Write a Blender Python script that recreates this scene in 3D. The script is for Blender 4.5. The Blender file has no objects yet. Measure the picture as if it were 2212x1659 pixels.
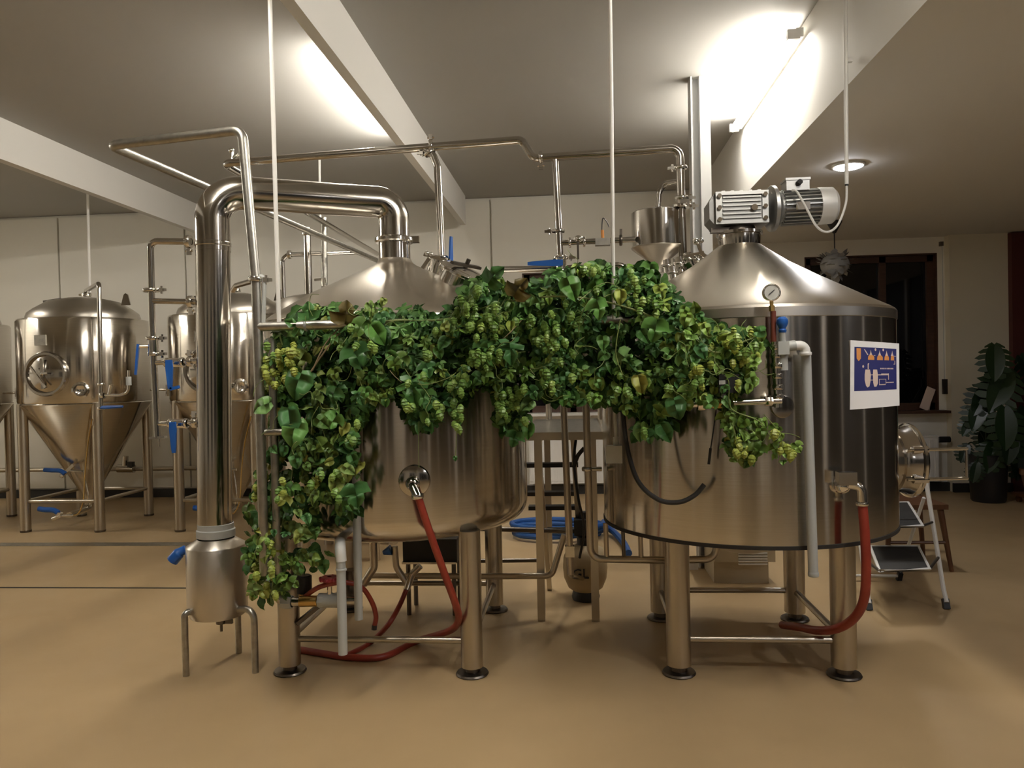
import bpy, bmesh, math, random
from mathutils import Vector as V, Matrix as M

# ------------------------------------------------------------------ camera
FPX, CAMH = 1650.0, 1.45
YAW, PITCH, ROLL = math.radians(5.0), math.radians(-0.75), 0.0215
fw = V((-math.sin(YAW) * math.cos(PITCH), math.cos(YAW) * math.cos(PITCH), math.sin(PITCH)))
_r = fw.cross(V((0, 0, 1))).normalized()
_u = _r.cross(fw)
RV = _r * math.cos(ROLL) - _u * math.sin(ROLL)
UV = _u * math.cos(ROLL) + _r * math.sin(ROLL)
CAM = V((0, 0, CAMH))
scene = bpy.context.scene
col = scene.collection
cd = bpy.data.cameras.new('camera')
cam = bpy.data.objects.new('camera', cd)
col.objects.link(cam)
cd.sensor_width = 36
cd.lens = 36 * FPX / 2212
cd.clip_start = 0.05
cam.matrix_world = M(((RV.x, UV.x, -fw.x, 0), (RV.y, UV.y, -fw.y, 0), (RV.z, UV.z, -fw.z, CAMH), (0, 0, 0, 1)))
scene.camera = cam

# ------------------------------------------------------------------ world, exposure
w = bpy.data.worlds.new('night')
scene.world = w
w.use_nodes = True
w.node_tree.nodes['Background'].inputs[0].default_value = (0.010, 0.012, 0.018, 1)
w.node_tree.nodes['Background'].inputs[1].default_value = 0.3
scene.view_settings.view_transform = 'Standard'
scene.view_settings.look = 'None'
scene.view_settings.gamma = 1
scene.view_settings.use_curve_mapping = False
scene.view_settings.exposure = 0.75
TUBE = 105.0        # emission of the fluorescent tubes
DOWN = 100.0        # emission of the round lamps in the low ceiling

def ray(x, y):
    return fw + RV * ((x - 1106) / FPX) - UV * ((y - 829.5) / FPX)
def PY(x, y, Y):
    d = ray(x, y); return CAM + d * (Y / d.y)
def PZ(x, y, Z):
    d = ray(x, y); return CAM + d * ((Z - CAMH) / d.z)
def PX(x, y, X):
    d = ray(x, y); return CAM + d * (X / d.x)

# ------------------------------------------------------------------ materials
MATS = {}
def mat(name, color, rough=0.5, metal=0.0, spec=0.5, noise=None, bump=None, emit=None, aniso=0.0, trans=0.0, coat=0.0, randhue=None, alpha=1.0, sss=0.0, rnoise=None):
    m = bpy.data.materials.new(name); m.use_nodes = True
    nt = m.node_tree; b = nt.nodes['Principled BSDF']; L = nt.links
    def setc(c): return (c[0], c[1], c[2], 1)
    b.inputs['Base Color'].default_value = setc(color)
    b.inputs['Roughness'].default_value = rough
    b.inputs['Metallic'].default_value = metal
    b.inputs['Specular IOR Level'].default_value = spec
    b.inputs['Coat Weight'].default_value = coat
    b.inputs['Transmission Weight'].default_value = trans
    b.inputs['Alpha'].default_value = alpha
    tc = None
    def coords(scale):
        nonlocal tc
        if tc is None: tc = nt.nodes.new('ShaderNodeTexCoord')
        mp = nt.nodes.new('ShaderNodeMapping'); mp.inputs['Scale'].default_value = scale
        L.new(tc.outputs['Object'], mp.inputs['Vector']); return mp.outputs[0]
    if noise:   # (scale xyz, colour2, detail, low, high)
        n = nt.nodes.new('ShaderNodeTexNoise'); n.inputs['Scale'].default_value = 1.0
        n.inputs['Detail'].default_value = noise[2]
        L.new(coords(noise[0]), n.inputs['Vector'])
        r = nt.nodes.new('ShaderNodeMapRange'); r.inputs[1].default_value = noise[3]; r.inputs[2].default_value = noise[4]
        L.new(n.outputs['Fac'], r.inputs[0])
        mx = nt.nodes.new('ShaderNodeMix'); mx.data_type = 'RGBA'
        mx.inputs[6].default_value = setc(color); mx.inputs[7].default_value = setc(noise[1])
        L.new(r.outputs[0], mx.inputs[0]); L.new(mx.outputs[2], b.inputs['Base Color'])
    if rnoise:  # (scale xyz, lo, hi)
        n = nt.nodes.new('ShaderNodeTexNoise'); n.inputs['Scale'].default_value = 1.0; n.inputs['Detail'].default_value = 4
        L.new(coords(rnoise[0]), n.inputs['Vector'])
        r = nt.nodes.new('ShaderNodeMapRange'); r.inputs[1].default_value = 0.3; r.inputs[2].default_value = 0.7
        r.inputs[3].default_value = rnoise[1]; r.inputs[4].default_value = rnoise[2]
        L.new(n.outputs['Fac'], r.inputs[0]); L.new(r.outputs[0], b.inputs['Roughness'])
    if randhue:  # list of colours picked by object random
        oi = nt.nodes.new('ShaderNodeObjectInfo'); cr = nt.nodes.new('ShaderNodeValToRGB')
        cr.color_ramp.interpolation = 'LINEAR'
        el = cr.color_ramp.elements
        while len(el) < len(randhue): el.new(0.5)
        for i, c in enumerate(randhue):
            el[i].position = i / (len(randhue) - 1); el[i].color = setc(c)
        L.new(oi.outputs['Random'], cr.inputs[0]); L.new(cr.outputs[0], b.inputs['Base Color'])
    if bump:    # (scale xyz, strength, distance)
        n = nt.nodes.new('ShaderNodeTexNoise'); n.inputs['Scale'].default_value = 1.0; n.inputs['Detail'].default_value = 2
        L.new(coords(bump[0]), n.inputs['Vector'])
        bp = nt.nodes.new('ShaderNodeBump'); bp.inputs['Strength'].default_value = bump[1]; bp.inputs['Distance'].default_value = bump[2]
        L.new(n.outputs['Fac'], bp.inputs['Height']); L.new(bp.outputs[0], b.inputs['Normal'])
    if aniso:
        b.inputs['Anisotropic'].default_value = aniso; b.inputs['Anisotropic Rotation'].default_value = 0.25
        t = nt.nodes.new('ShaderNodeTangent'); t.direction_type = 'RADIAL'; t.axis = 'Z'
        L.new(t.outputs[0], b.inputs['Tangent'])
    if emit:
        b.inputs['Emission Color'].default_value = setc(emit[0]); b.inputs['Emission Strength'].default_value = emit[1]
    MATS[name] = m
    return m

mat('tank', (0.68, 0.64, 0.58), 0.15, 1, aniso=0.85, bump=((1.6, 1.6, 0.7), 0.20, 0.02), noise=((3, 3, 200), (0.62, 0.58, 0.52), 2, 0.3, 0.7))
mat('tank_dull', (0.62, 0.58, 0.52), 0.36, 1, aniso=0.5, bump=((1.5, 1.5, 1), 0.1, 0.02))
mat('cone_lid', (0.70, 0.65, 0.57), 0.30, 1, bump=((2, 2, 1), 0.10, 0.02))
mat('pipe', (0.54, 0.51, 0.465), 0.14, 1)
mat('chrome', (0.82, 0.80, 0.76), 0.10, 1)
mat('pipe_dull', (0.46, 0.445, 0.40), 0.36, 1, noise=((30, 30, 30), (0.36, 0.345, 0.31), 3, 0.4, 0.7))
mat('leg_steel', (0.52, 0.47, 0.39), 0.30, 1, aniso=0.5)
mat('dark_steel', (0.16, 0.14, 0.12), 0.35, 1)
mat('cast_alu', (0.48, 0.48, 0.465), 0.36, 0.9)
mat('motor_cowl', (0.62, 0.61, 0.59), 0.45, 0.3)
mat('black', (0.012, 0.012, 0.013), 0.45)
mat('rubber', (0.02, 0.018, 0.016), 0.7)
mat('blue', (0.012, 0.09, 0.36), 0.35)
mat('blue_hose', (0.01, 0.07, 0.26), 0.45)
mat('red_hose', (0.26, 0.034, 0.018), 0.4, noise=((9, 9, 9), (0.22, 0.022, 0.012), 3, 0.4, 0.7))
mat('red_valve', (0.14, 0.03, 0.015), 0.5)
mat('red_wheel', (0.30, 0.02, 0.03), 0.4)
mat('pvc', (0.42, 0.43, 0.41), 0.4)
mat('brass', (0.60, 0.40, 0.14), 0.35, 1)
mat('white_paint', (0.78, 0.76, 0.72), 0.4)
mat('column', (0.50, 0.50, 0.49), 0.5)
mat('alu_dark', (0.30, 0.30, 0.29), 0.42, 0.8)
mat('white_plastic', (0.74, 0.73, 0.70), 0.4)
mat('grey_box', (0.56, 0.56, 0.52), 0.5)
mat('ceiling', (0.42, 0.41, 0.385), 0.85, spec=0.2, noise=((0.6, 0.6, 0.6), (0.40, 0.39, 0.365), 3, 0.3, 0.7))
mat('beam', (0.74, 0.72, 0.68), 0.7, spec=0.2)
mat('wall', (0.80, 0.77, 0.69), 0.85, spec=0.2, noise=((0.8, 0.8, 0.8), (0.78, 0.75, 0.67), 3, 0.3, 0.7))
mat('pier', (0.70, 0.64, 0.50), 0.85, spec=0.2)
mat('floor', (0.43, 0.307, 0.165), 0.4, spec=0.35, noise=((1.1, 1.1, 1.1), (0.38, 0.267, 0.14), 5, 0.35, 0.7), rnoise=((1.5, 1.5, 1.5), 0.30, 0.48), bump=((6, 6, 6), 0.04, 0.01))
mat('dark_trim', (0.02, 0.018, 0.015), 0.6)
mat('dark_wall', (0.05, 0.045, 0.04), 0.6)
mat('dark_red', (0.075, 0.012, 0.008), 0.5)
mat('wood_frame', (0.075, 0.034, 0.018), 0.45, noise=((4, 4, 60), (0.05, 0.022, 0.012), 4, 0.35, 0.7))
mat('wood_chair', (0.13, 0.055, 0.022), 0.4, noise=((40, 40, 6), (0.09, 0.036, 0.015), 4, 0.35, 0.7))
mat('glass_night', (0.004, 0.004, 0.005), 0.03, spec=0.6)
mat('beige_metal', (0.50, 0.42, 0.29), 0.45)
mat('sack', (0.36, 0.27, 0.15), 0.5)
mat('lamp_tube', (1, 1, 1), 0.4, emit=((1.0, 0.945, 0.85), TUBE))
mat('lamp_disc', (1, 1, 1), 0.4, emit=((0.97, 0.97, 1.0), DOWN))
mat('feather', (0.30, 0.29, 0.27), 0.9)
mat('paper', (0.86, 0.85, 0.86), 0.6)
mat('print_blue', (0.020, 0.024, 0.14), 0.5)
mat('print_orange', (0.72, 0.30, 0.08), 0.5)
mat('print_pale', (0.72, 0.58, 0.50), 0.5)
mat('print_dark', (0.03, 0.03, 0.035), 0.5)
mat('stone_pot', (0.22, 0.12, 0.07), 0.7)
mat('soil', (0.03, 0.02, 0.012), 0.95)
mat('monstera', (0.018, 0.050, 0.014), 0.32, spec=0.5, randhue=[(0.007, 0.020, 0.007), (0.012, 0.034, 0.009), (0.018, 0.038, 0.009)])
LEAFC = dict(
    hop_leaf=[(0.030, 0.095, 0.022), (0.060, 0.165, 0.034), (0.045, 0.135, 0.040), (0.11, 0.25, 0.055), (0.06, 0.16, 0.025), (0.16, 0.29, 0.09)],
    hop_leaf_olive=[(0.055, 0.105, 0.016), (0.12, 0.18, 0.028), (0.065, 0.15, 0.028), (0.17, 0.25, 0.06), (0.23, 0.23, 0.035)],
    hop_leaf_yellow=[(0.085, 0.18, 0.028), (0.18, 0.29, 0.05), (0.12, 0.24, 0.038), (0.28, 0.34, 0.06)],
    hop_cone=[(0.10, 0.20, 0.035), (0.17, 0.29, 0.055), (0.13, 0.24, 0.045), (0.24, 0.35, 0.075)],
    hop_cone_yellow=[(0.20, 0.26, 0.04), (0.30, 0.34, 0.06), (0.25, 0.32, 0.05)])
for k, c in LEAFC.items():
    mat(k, c[0], 0.42, spec=0.4, randhue=c)
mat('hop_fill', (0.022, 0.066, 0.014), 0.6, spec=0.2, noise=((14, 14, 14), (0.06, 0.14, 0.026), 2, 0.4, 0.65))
mat('hop_leaf_brown', (0.09, 0.065, 0.012), 0.5, spec=0.3)
mat('bine', (0.16, 0.20, 0.055), 0.6)
mat('bine_dry', (0.20, 0.15, 0.08), 0.7)

# ------------------------------------------------------------------ mesh builder
def frame(ax):
    z = V(ax).normalized()
    t = V((0, 0, 1)) if abs(z.z) < 0.9 else V((1, 0, 0))
    if abs(z.z) >= 0.9: t = V((1, 0, 0)); x = (t - z * t.dot(z)).normalized(); y = z.cross(x)
    else: y = (t - z * t.dot(z)).normalized(); x = y.cross(z)
    return x, y, z

class MB:
    def __init__(s): s.v = []; s.f = []
    def add(s, vs, fs):
        o = len(s.v); s.v += [V(a) for a in vs]; s.f += [tuple(i + o for i in f) for f in fs]; return s
    def lathe(s, prof, o=(0, 0, 0), ax=(0, 0, 1), n=32):
        x, y, z = frame(ax); o = V(o); vs = []; fs = []; rings = []
        for r, h in prof:
            if r < 1e-6: rings.append([len(vs)]); vs.append(o + z * h)
            else:
                rings.append(list(range(len(vs), len(vs) + n)))
                for i in range(n):
                    a = 2 * math.pi * i / n; vs.append(o + z * h + (x * math.cos(a) + y * math.sin(a)) * r)
        for A, B in zip(rings, rings[1:]):
            if len(A) == 1 and len(B) == 1: continue
            for i in range(n):
                j = (i + 1) % n
                if len(A) == 1: fs.append((A[0], B[j], B[i]))
                elif len(B) == 1: fs.append((A[i], A[j], B[0]))
                else: fs.append((A[i], A[j], B[j], B[i]))
        return s.add(vs, fs)
    def cyl(s, p0, p1, r, n=16, r1=None):
        p0, p1 = V(p0), V(p1); d = p1 - p0; r1 = r if r1 is None else r1
        return s.lathe([(0, 0), (r, 0), (r1, d.length), (0, d.length)], p0, d, n)
    def ring(s, c, ax, r, w, n=24, inner=None):     # flat clamp ring of width w
        i = r * 0.8 if inner is None else inner
        return s.lathe([(i, -w / 2), (r * 0.93, -w / 2), (r, -w / 4), (r, w / 4), (r * 0.93, w / 2), (i, w / 2)], c, ax, n)
    def ball(s, c, r, n=16, m=8, sq=1.0, ax=(0, 0, 1)):
        return s.lathe([(r * math.sin(math.pi * k / m), -r * sq * math.cos(math.pi * k / m)) for k in range(m + 1)], c, ax, n)
    def box(s, c, d, rot=None):
        c = V(c); vs = []
        for i in (-1, 1):
            for j in (-1, 1):
                for k in (-1, 1):
                    p = V((i * d[0] / 2, j * d[1] / 2, k * d[2] / 2)); vs.append(c + (rot @ p if rot else p))
        return s.add(vs, [(0, 1, 3, 2), (4, 6, 7, 5), (0, 4, 5, 1), (2, 3, 7, 6), (0, 2, 6, 4), (1, 5, 7, 3)])
    def bar(s, p0, p1, wd, ht, up=(0, 0, 1)):
        p0, p1 = V(p0), V(p1); z = (p1 - p0).normalized(); u = V(up); u = (u - z * u.dot(z))
        if u.length < 1e-4: u = V((0, 1, 0)) - z * z.y
        u.normalize(); x = u.cross(z); R = M((x, u, z)).transposed()
        return s.box((p0 + p1) / 2, (wd, ht, (p1 - p0).length), R)
    def tube(s, pts, r, n=12, fil=0.0, k=6, cap=True, r1=None):
        pts = [V(p) for p in pts]
        if fil:
            out = [pts[0]]
            for a, b, c in zip(pts, pts[1:], pts[2:]):
                d1 = (a - b); d2 = (c - b); L1, L2 = d1.length, d2.length; d1.normalize(); d2.normalize()
                ang = d1.angle(d2)
                if ang > math.pi - 0.02: out.append(b); continue
                t = min(fil / math.tan(ang / 2), L1 * 0.49, L2 * 0.49)
                A, B = b + d1 * t, b + d2 * t
                bis = (d1 + d2).normalized(); rr = t * math.tan(ang / 2); O = b + bis * (rr / math.sin(ang / 2))
                va, vb = A - O, B - O; th = va.angle(vb); axis = va.cross(vb).normalized()
                for i in range(k + 1): out.append(O + M.Rotation(th * i / k, 3, axis) @ va)
            out.append(pts[-1]); pts = out
        x, y, z = frame(pts[1] - pts[0]); vs = []; fs = []; N = len(pts)
        for i, p in enumerate(pts):
            t = (pts[min(i + 1, N - 1)] - pts[max(i - 1, 0)]).normalized()
            x = (x - t * x.dot(t)).normalized(); y = t.cross(x)
            rr = r if r1 is None else r + (r1 - r) * i / (N - 1)
            for q in range(n):
                a = 2 * math.pi * q / n; vs.append(p + (x * math.cos(a) + y * math.sin(a)) * rr)
        for i in range(N - 1):
            for q in range(n):
                j = (q + 1) % n; fs.append((i * n + q, i * n + j, i * n + n + j, i * n + n + q))
        if cap: fs.append(tuple(range(n - 1, -1, -1))); fs.append(tuple(range((N - 1) * n, N * n)))
        return s.add(vs, fs)
    def curve(s, pts, r, n=10, sub=8, r1=None):     # smooth hose through the points
        P = [V(p) for p in pts]; out = []
        for i in range(len(P) - 1):
            a = P[max(i - 1, 0)]; b = P[i]; c = P[i + 1]; d = P[min(i + 2, len(P) - 1)]
            for q in range(sub):
                t = q / sub
                out.append(0.5 * ((2 * b) + (c - a) * t + (2 * a - 5 * b + 4 * c - d) * t * t + (3 * b - a - 3 * c + d) * t ** 3))
        out.append(P[-1]); return s.tube(out, r, n, r1=r1)
    def prism(s, poly, o, x, y, th):
        o, x, y = V(o), V(x), V(y); z = x.cross(y).normalized(); n = len(poly)
        vs = [o + x * a + y * b - z * th / 2 for a, b in poly] + [o + x * a + y * b + z * th / 2 for a, b in poly]
        fs = [tuple(range(n - 1, -1, -1)), tuple(range(n, 2 * n))] + [(i, (i + 1) % n, n + (i + 1) % n, n + i) for i in range(n)]
        return s.add(vs, fs)
    def build(s, name, m, parent=None, smooth=35, off=None):
        me = bpy.data.meshes.new(name)
        o = off if off is not None else (root_loc(parent) if parent else V((0, 0, 0)))
        me.from_pydata([tuple(a - o) for a in s.v], [], s.f)
        bm = bmesh.new(); bm.from_mesh(me); bmesh.ops.recalc_face_normals(bm, faces=bm.faces); bm.to_mesh(me); bm.free()
        if smooth:
            me.polygons.foreach_set('use_smooth', [True] * len(me.polygons)); me.set_sharp_from_angle(angle=math.radians(smooth))
        me.materials.append(MATS[m]); me.update()
        ob = bpy.data.objects.new(name, me); col.objects.link(ob)
        if parent: ob.parent = parent
        elif off is not None: ob.location = off
        return ob

def root_loc(o):
    while o.parent: o = o.parent
    return o.location.copy()
def tag(o, label=None, cat=None, group=None, kind=None):
    if label: o['label'] = label
    if cat: o['category'] = cat
    if group: o['group'] = group
    if kind: o['kind'] = kind
    return o
def thing(name, label, cat, loc=(0, 0, 0), group=None):
    o = bpy.data.objects.new(name, None); col.objects.link(o); o.location = loc; o.empty_display_size = 0.1
    return tag(o, label, cat, group)
def solo(mb, name, m, label, cat, loc, group=None, smooth=35):
    return tag(mb.build(name, m, None, smooth, off=V(loc)), label, cat, group)
def struct(mb, name, m, smooth=0):
    return tag(mb.build(name, m, None, smooth), kind='structure')
def copy_tree(o, parent=None):
    c = o.copy(); col.objects.link(c)
    if parent: c.parent = parent
    for ch in list(o.children): copy_tree(ch, c)
    return c

def clamp(parent, c, ax, r, w=0.022, name='clamp', wing=None):
    b = MB().ring(c, ax, r, w, inner=r * 0.55)
    x, y, z = frame(ax); d = wing if wing is not None else x; d = V(d).normalized()
    b.box(V(c) + d * (r + 0.012), (0.02, 0.02, 0.02)); b.cyl(V(c) + d * (r + 0.012) - V(z) * 0.02, V(c) + d * (r + 0.012) + V(z) * 0.02, 0.006, 8)
    b.box(V(c) + d * (r + 0.026), (0.026, 0.008, 0.014))
    return b.build(name, 'chrome', parent)
def handle(parent, base, d, length, face, wd=0.030, th=0.010, m='blue', bend=0.0, name='handle'):
    d = V(d).normalized(); f = V(face); f = (f - d * f.dot(d)).normalized(); x = d.cross(f)
    poly = [(-wd * .55, -0.012), (wd * .55, -0.012), (wd * .62, length * .2), (wd * .40, length * .85), (wd * .30, length), (-wd * .30, length), (-wd * .40, length * .85), (-wd * .62, length * .2)]
    b = MB().prism(poly, base, x, d, th)
    if bend: b.bar(V(base) + d * length, V(base) + d * (length - 0.01) + x * bend, wd * .5, th, f)
    return b.build(name, m, parent, 25)
def valve(parent, c, ax, r, hd, hl, face=(0, -1, 0), hb=0.03, m='blue', bend=0.0):
    ax = V(ax).normalized()
    b = MB().cyl(V(c) - ax * 0.03, V(c) + ax * 0.03, r * 1.55, 20)
    b.ring(V(c) - ax * 0.04, ax, r * 1.75, 0.018); b.ring(V(c) + ax * 0.04, ax, r * 1.75, 0.018)
    f = V(face).normalized(); b.cyl(c, V(c) + f * (r * 1.55 + hb), 0.010, 10)
    body = b.build('valve', 'chrome', parent)
    handle(body, V(c) + f * (r * 1.55 + hb), hd, hl, face, m=m, bend=bend)
    return body

# ================================================================== STRUCTURE
CZ, LZ, WY = 3.58, 2.92, 9.2          # high ceiling, low ceiling, back wall
XL, XR, YF = -9.2, 5.6, -4.2
struct(MB().box(((XL + XR) / 2, (YF + WY) / 2, -0.05), (XR - XL, WY - YF, 0.1)), 'floor', 'floor')
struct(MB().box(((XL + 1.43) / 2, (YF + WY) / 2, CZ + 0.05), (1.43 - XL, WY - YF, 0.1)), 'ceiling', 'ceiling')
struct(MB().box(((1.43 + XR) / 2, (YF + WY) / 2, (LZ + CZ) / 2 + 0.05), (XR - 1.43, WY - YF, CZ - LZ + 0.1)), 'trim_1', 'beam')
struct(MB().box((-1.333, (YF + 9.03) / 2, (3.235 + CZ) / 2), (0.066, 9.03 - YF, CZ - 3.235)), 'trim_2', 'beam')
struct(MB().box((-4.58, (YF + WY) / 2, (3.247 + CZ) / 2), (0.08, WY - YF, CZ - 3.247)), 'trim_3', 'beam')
colm = struct(MB().box((0.88, 5.73, CZ / 2), (0.066, 0.012, CZ)).box((0.855, 5.73, CZ / 2), (0.012, 0.135, CZ)).box((0.95, 5.73, CZ / 2), (0.075, 0.135, CZ)), 'trim_4', 'column')
# back wall with two window openings
W1 = [PY(1131, 740, WY).x, PY(1346, 740, WY).x, 0.97, 2.66]
W2 = [PY(1740, 700, WY).x, PY(2026, 700, WY).x, PY(2026, 886, WY).z, PY(2026, 546, WY).z]
XP = PY(2042, 700, WY).x             # pier starts
XD = PY(2179, 700, WY - .12).x       # dark red door starts
wb = MB()
T = 0.3
def wbox(x0, x1, z0, z1): wb.box(((x0 + x1) / 2, WY + T / 2, (z0 + z1) / 2), (x1 - x0, T, z1 - z0))
wbox(XL, W1[0], 0, CZ); wbox(W1[0], W1[1], 0, W1[2]); wbox(W1[0], W1[1], W1[3], CZ); wbox(W1[1], W2[0], 0, CZ)
wbox(W2[0], W2[1], 0, W2[2]); wbox(W2[0], W2[1], W2[3], CZ); wbox(W2[1], XR, 0, CZ)
wall_back = struct(wb, 'wall_back', 'wall')
def wall_panel(x0, x1, z0, z1):
    return MB().box(((x0 + x1) / 2, WY - 0.022, (z0 + z1) / 2), (x1 - x0, 0.04, z1 - z0)).build('wall_panel', 'wall', wall_back, 0)
px = [-9.1] + [PY(x, 500, WY).x for x in (130, 402, 848)] + [PY(1061, 500, WY).x]
for a, b in zip(px, px[1:]): wall_panel(a + 0.012, b - 0.012, 0.12, CZ - 0.03)
wall_panel(px[-1] + 0.012, PY(1560, 500, WY).x, W1[3] + 0.03, CZ - 0.03)
struct(MB().box(((XP + XD) / 2, WY - 0.06, LZ / 2), (XD - XP, 0.12, LZ)), 'wall_pier', 'pier')
struct(MB().box(((XL + XP) / 2, WY - 0.03, 0.05), (XP - XL, 0.06, 0.10)).box(((XP + XD) / 2, WY - 0.14, 0.05), (XD - XP, 0.05, 0.10)), 'baseboard_back', 'dark_trim')
d1 = struct(MB().box(((XD + XR) / 2, WY - 0.10, LZ / 2), (XR - XD, 0.2, LZ - .02)), 'door_1', 'dark_red')
MB().box((XD + 0.25, WY - 0.22, LZ / 2), (0.03, 0.03, LZ - .1)).build('door_stile', 'dark_red', d1, 0)
struct(MB().box((XL - 0.05, (YF + WY) / 2, CZ / 2), (0.1, WY - YF, CZ)), 'wall_left', 'wall')
struct(MB().box((XR + 0.05, (YF + WY) / 2, CZ / 2), (0.1, WY - YF, CZ)), 'wall_right', 'dark_wall')
struct(MB().box(((XL + XR) / 2, YF - 0.05, CZ / 2), (XR - XL, 0.1, CZ)), 'wall_front', 'wall')
# windows
def window(name, x0, x1, z0, z1, y, mull, sill=True, out=1, fm='wood_frame', fw_=0.085):
    m = MB(); yy = y + (0.10 if out > 0 else 0.05); t = 0.07
    m.box((x0 + fw_ / 2, yy, (z0 + z1) / 2), (fw_, t, z1 - z0)); m.box((x1 - fw_ / 2, yy, (z0 + z1) / 2), (fw_, t, z1 - z0))
    m.box(((x0 + x1) / 2, yy, z0 + fw_ / 2), (x1 - x0, t, fw_)); m.box(((x0 + x1) / 2, yy, z1 - fw_ / 2), (x1 - x0, t, fw_))
    for q in mull: m.box((q, yy, (z0 + z1) / 2), (0.075, t, z1 - z0))
    f = struct(m, name, fm)
    xs = [x0] + list(mull) + [x1]
    for a, b in zip(xs, xs[1:]):
        MB().box(((a + b) / 2, yy + (0.015 if out > 0 else -0.01), (z0 + z1) / 2), (b - a - 0.04, 0.012, z1 - z0 - 0.06)).build('pane', 'glass_night', f, 0)
    # wooden lining of the reveal
    l = MB(); yd = y + 0.05
    l.box((x0 + .008, yd, (z0 + z1) / 2), (.016, .1, z1 - z0)); l.box((x1 - .008, yd, (z0 + z1) / 2), (.016, .1, z1 - z0)); l.box(((x0 + x1) / 2, yd, z1 - .008), (x1 - x0, .1, .016))
    l.build('reveal_lining', fm, f, 0)
    if sill: MB().box(((x0 + x1) / 2, y - 0.05 * out, z0 - 0.012), (x1 - x0 + 0.10, 0.26, 0.03)).build('window_sill', 'white_paint' if name == 'window_1' else 'wood_frame', f, 0)
    return f
window('window_1', *W1, WY, [PY(1238, 850, WY).x])
window('window_2', *W2, WY, [W2[0] + .9])
window('window_3', -4.6, -2.9, 0.15, 2.75, YF, [-3.75], sill=False, out=-1, fm='white_paint')
window('window_4', -1.3, 0.5, 0.15, 2.75, YF, [-0.4], sill=False, out=-1, fm='white_paint')
window('window_5', 1.75, 5.4, 0.15, 2.70, YF, [2.55, 3.5, 4.45], sill=False, out=-1, fm='white_paint')
window('window_6', -8.6, -6.6, 0.9, 2.6, YF, [-7.6], sill=False, out=-1, fm='white_paint')
wr = MB()
for q in (-2.5, -0.6, 1.3, 3.2, 5.1): wr.box((XR - .02, q, LZ / 2), (.05, .09, LZ))
struct(wr, 'trim_5', 'white_paint')
for i_, (q, qy) in enumerate(((0.92, -2.4), (-1.35, -2.6), (-4.58, -1.0), (3.3, -1.6), (3.3, 1.5), (-7.0, 1.0))):
    struct(MB().box((q, qy, CZ / 2), (.13, .13, CZ)), 'trim_%d' % (8 + i_), 'white_paint')
# slot drains in the floor
struct(MB().box(((XL - 2.35) / 2, 6.49, 0.001), (-2.35 - XL, 0.13, 0.004)), 'trim_6', 'pipe_dull')
struct(MB().box(((XL - 1.9) / 2, 5.105, 0.001), (-1.9 - XL, 0.020, 0.004)), 'trim_7', 'dark_trim')

# ================================================================== LAMPS
def tube_lamp(x, y0, y1, side, label):
    t = thing('tube_light', label, 'light', (x, (y0 + y1) / 2, CZ), 'fluorescent tube lights on the ceiling')
    MB().box((x + 0.035 * side, (y0 + y1) / 2, CZ - 0.085), (0.045, y1 - y0, 0.055)).build('housing', 'white_plastic', t, 0)
    MB().cyl((x - 0.02 * side, y0 + 0.02, CZ - 0.115), (x - 0.02 * side, y1 - 0.02, CZ - 0.115), 0.020, 14).build('lamp_tube', 'lamp_tube', t)
    for y in (y0, y1): MB().box((x - 0.005, y, CZ - 0.10), (0.075, 0.035, 0.06)).build('end_cap', 'white_plastic', t, 0)
    return t
tube_lamp(1.35, 4.82, 6.60, 1, 'glowing fluorescent tube fixed beside the tall ceiling step above the gearmotor')
tube_lamp(-1.45, 4.82, 6.60, 1, 'glowing fluorescent tube fixed behind the thin ceiling beam above the vapour pipe')
tube_lamp(1.35, 1.1, 2.88, 1, 'glowing fluorescent tube beside the ceiling step on the entrance side of the room')
tube_lamp(-1.45, 1.1, 2.88, 1, 'glowing fluorescent tube by the thin beam on the entrance side of the room')
tube_lamp(-7.9, 4.82, 6.60, 1, 'added unseen fluorescent tube brightening the wall behind the far end of the fermenter row')  # extra tube out of view, added to raise the light on the left wall
lamp0 = PZ(1832, 356, LZ)
for p, lb in ((lamp0, 'flat round white lamp glowing in the low ceiling behind the hanging cable'), (V((2.2, 1.6, LZ)), 'flat round white lamp in the low ceiling in front of the mash tun'),
              (V((4.3, 2.6, LZ)), 'flat round white lamp in the low ceiling by the dark red wall'), (V((3.0, -2.0, LZ)), 'flat round white lamp in the low ceiling by the wide front window')):
  t = thing('round_ceiling_lamp', lb, 'light', (p.x, p.y, LZ), 'round lamps in the low ceiling')
  MB().lathe([(0, 0), (0.115, 0), (0.115, -0.012), (0.105, -0.016), (0, -0.016)], (p.x, p.y, LZ)).build('rim', 'white_plastic', t)
  MB().lathe([(0, -0.017), (0.100, -0.017), (0.09, -0.022), (0, -0.022)], (p.x, p.y, LZ)).build('diffuser', 'lamp_disc', t)

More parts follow.
